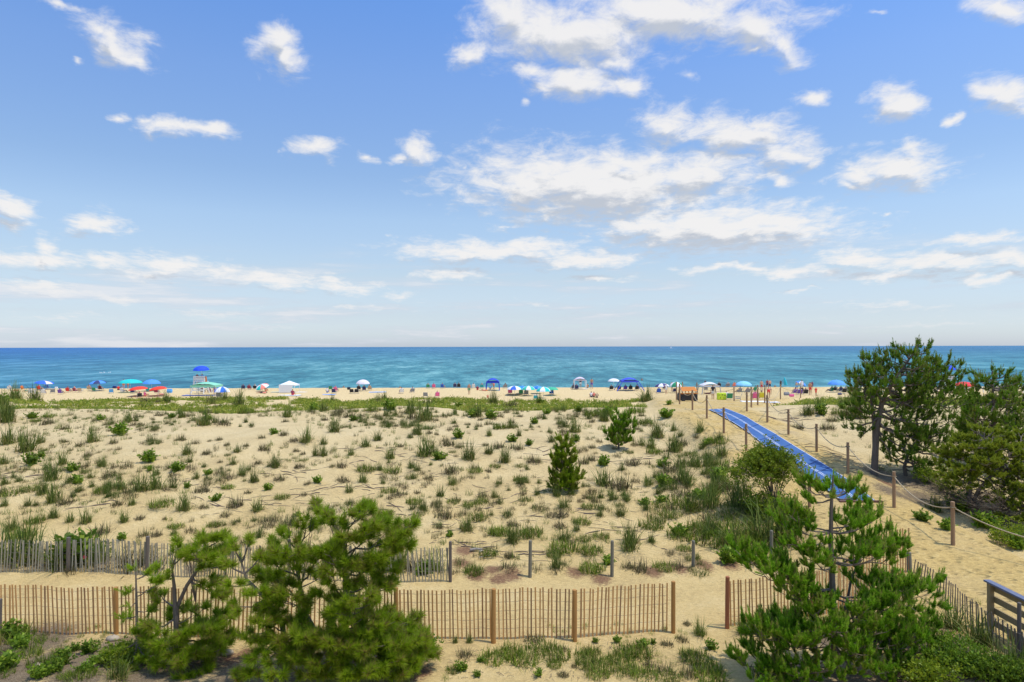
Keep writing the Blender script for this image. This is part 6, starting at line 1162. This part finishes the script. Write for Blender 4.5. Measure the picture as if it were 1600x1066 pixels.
PPL = [(1,607,'stand','black','navy','person in black cut by the left edge','m','hair',1.7,0),(25,611,'lie','coral','red','reclining sunbather in coral at far left','l','hair',1.7,70),(34,609,'sand','orange','orange','orange-clad person sitting on the sand at far left','m','hair',1.7,20),(42,612,'lie','tan','green','sunbather lying right of the orange-clad one','m','hair',1.7,80),(193,608,'stand','coral','orange','standing person left of the turquoise umbrella','l','hair',1.7,0),(185,610,'sand','red','navy','person in red sitting left of the turquoise umbrella','m','hair',1.7,30),(200,606,'stand','tan','orange','standing person right under the turquoise umbrella','m','hair',1.6,0),
 (226,620,'sand','pink','coral','person in pink sitting on sand between the red umbrellas','l','hair',1.7,-20),(252,617,'lie','pink','coral','child lying under the right red umbrella','l','hair',1.3,80),(335,616,'stand','purple','purple','child standing right of the pale green canopy','m','hair',1.3,0),(415,612,'sand','tan','coral','person sitting right of the orange umbrella','m','hair',1.7,0),(410,615,'lie','coral','black','sunbather lying in front of the orange umbrella','m','hair',1.75,85),
 (457,618,'sand','maroon','red','long-haired person in red sitting before the white tent','m','hair',1.75,0),(484,606,'bend','red','navy','person in red bending at the water edge','m','hair',1.7,-60),(511,614,'sand','white','blue','person on the blue and white blanket','l','hair',1.7,0),(733,617,'stand','bare','green','bare-backed boy in green shorts standing on the sand','m','blond',1.65,0),(746,610,'sand','maroon','red','person sitting right of the boy in green shorts','m','hair',1.6,0),(757,611,'lie','orange','coral','orange-clad person lying beside the deep blue canopy','m','hair',1.7,70),
 (772,608,'bend','tan','orange','person bending inside the deep blue canopy','m','hair',1.75,60),(766,609,'sand','lblue','tan','person sitting inside the deep blue canopy','m','hair',1.7,0),(762,622,'sand','coral','coral','toddler sitting alone below the deep blue canopy','m','blond',1.0,0),(907,606,'stand','black','white','person in black standing under the pale pink canopy','m','hair',1.65,0),(918,607,'sand','bare','grey','person crouching right of the pale pink canopy','m','hair',1.7,0),(924.5,608,'walk','bare','purple','shirtless man in purple shorts walking to the sea','m','hair',1.8,0),
 (924,621,'sand','white','navy','left of three people sitting close below the canopies','m','hair',1.6,0),(928,621,'sand','coral','navy','middle of three people sitting close below the canopies','m','hair',1.5,0),(933,622,'sand','tan','navy','right of three people sitting close below the canopies','m','hair',1.4,0),(1050,611,'stand','coral','teal','person in coral between the two striped umbrellas','m','hair',1.5,0),(1041,616,'stand','white','white','person draped in white beside the rope posts','l','blond',1.5,0),
 (1107,616,'lie','maroon','maroon','person reclining under the low white canopy','m','hair',1.8,-75),(1114,624,'stand','black','white','boy in dark top and white shorts beside the yellow cushion','m','hair',1.5,0),(1102,606,'stand','black','black','dark figure behind the low white canopy','m','hair',1.3,0),(1135,622,'sand','white','pink','woman in pink sitting right of the yellow cushion','l','hair',1.7,0),(1190,612,'stand','bare','red','person in red shorts with bare back, left of the swimmers','l','black',1.8,0),(1199,609,'walk','maroon','navy','person in dark red in front of the waterline','m','black',1.7,0),(1203,610,'walk','bare','navy','shirtless man in navy shorts near the posts','l','black',1.75,15),
 (1201,622,'bend','bare','red','person in bright red shorts bending by the posts','m','hair',1.7,-30),(1220,606,'stand','black','black','dark figure at the waterline by the closed umbrella','m','black',1.3,0),(1253,611,'stand','white','white','person in white standing behind the purple chairs','l','hair',1.75,0),(1245,611,'stand','tan','lblue','person in light blue shorts behind the purple chairs','m','hair',1.5,0),(1266,618,'stand','bare','red','bare-chested person in red trunks at right','m','hair',1.8,0),(1275,619,'carry','red','red','child in red beside the red trunks person','m','hair',1.15,0),
 (1378,618,'sand','white','navy','person sitting behind the big pine crown','m','hair',1.7,0),(1470,613,'stand','white','red','person standing left of the far right lifeguard stand','m','hair',1.7,0)]
for (x, y, ps, tp_, bt, lab, sk, hr, h, rz) in PPL: person(x, y, ps, tp_, bt, lab, sk, hr, h, rz)
def sea(px, py): d = ray(px, py); Y_ = (-1.40-CAMZ)/d.z; return Vector((d.x*Y_, Y_, -1.40))
for (px, py, dz, ps, tp_, lab) in [(1269,606,-.45,'stand','maroon','person in maroon standing in the sea'),(537,606,-1.25,'stand','bare','swimmer head near the water edge, left of centre'),(625,606,-1.3,'stand','bare','swimmer head near the water edge, centre'),(1003,594,-1.2,'stand','bare','swimmer out in the water right of the blue-violet canopy'),(1211,605,-1.2,'stand','bare','dark-haired swimmer left of the closed umbrella'),(158,583,-1.0,'bend','bare','swimmer splashing far out at left')]:
    c = sea(px, py)
    if px == 1269: c = sea(1269, 605.5)
    person(0, 0, ps, tp_, 'navy', lab, 'm', 'hair', 1.75, 0, None, c+Vector((0, 0, dz)))
c = sea(163, 583); mb = MB(); rr_ = random.Random(4)
for k in range(26): p_ = Vector((rr_.uniform(-1.6,2.2), rr_.uniform(-.5,.5), rr_.uniform(.02,.35))); mb.box(p_, (rr_.uniform(.1,.35),.1,rr_.uniform(.04,.1)), Matrix.Rotation(rr_.uniform(0,3), 3, 'Y'))
tag(mb.build('splash', m_white, None, loc=tuple(c)), 'white splash beside the swimmer far out at left', 'splash', kind='stuff')
# sailing boat on the horizon
d = ray(1049, 543.4); Yb_ = 2600.; c = Vector((d.x*Yb_, Yb_, -1.4)); o = thing('sailboat', 'tiny white sailing boat on the horizon right of centre', 'boat', c)
mb = MB(); mb.add([(-5,-1.4,0),(4,-1.4,0),(6.5,0,.4),(4,1.4,0),(-5,1.4,0),(-5.4,-1.7,1.7),(4.4,-1.7,1.7),(8,0,2.1),(4.4,1.7,1.7),(-5.4,1.7,1.7)], [(0,1,6,5),(1,2,7,6),(2,3,8,7),(3,4,9,8),(4,0,5,9),(5,6,7,8,9)]); mb.box((-1,0,2.3), (5,2,1.2)); mb.build('hull', m_white, o)
mb = MB(); mb.tube([(0,0,1.5),(0,0,14)], [.16,.1], 6); mb.build('mast', m_white, o)
mb = MB(); mb.add([(-.3,0,2.8),(-5,.5,3),(-.3,.1,13.4),(-.3,.06,2.8),(-5,.56,3),(-.3,.16,13.4)], [(0,1,2),(5,4,3),(0,3,4,1),(1,4,5,2)]); mb.build('sail', fabric((.75,.75,.75)), o)
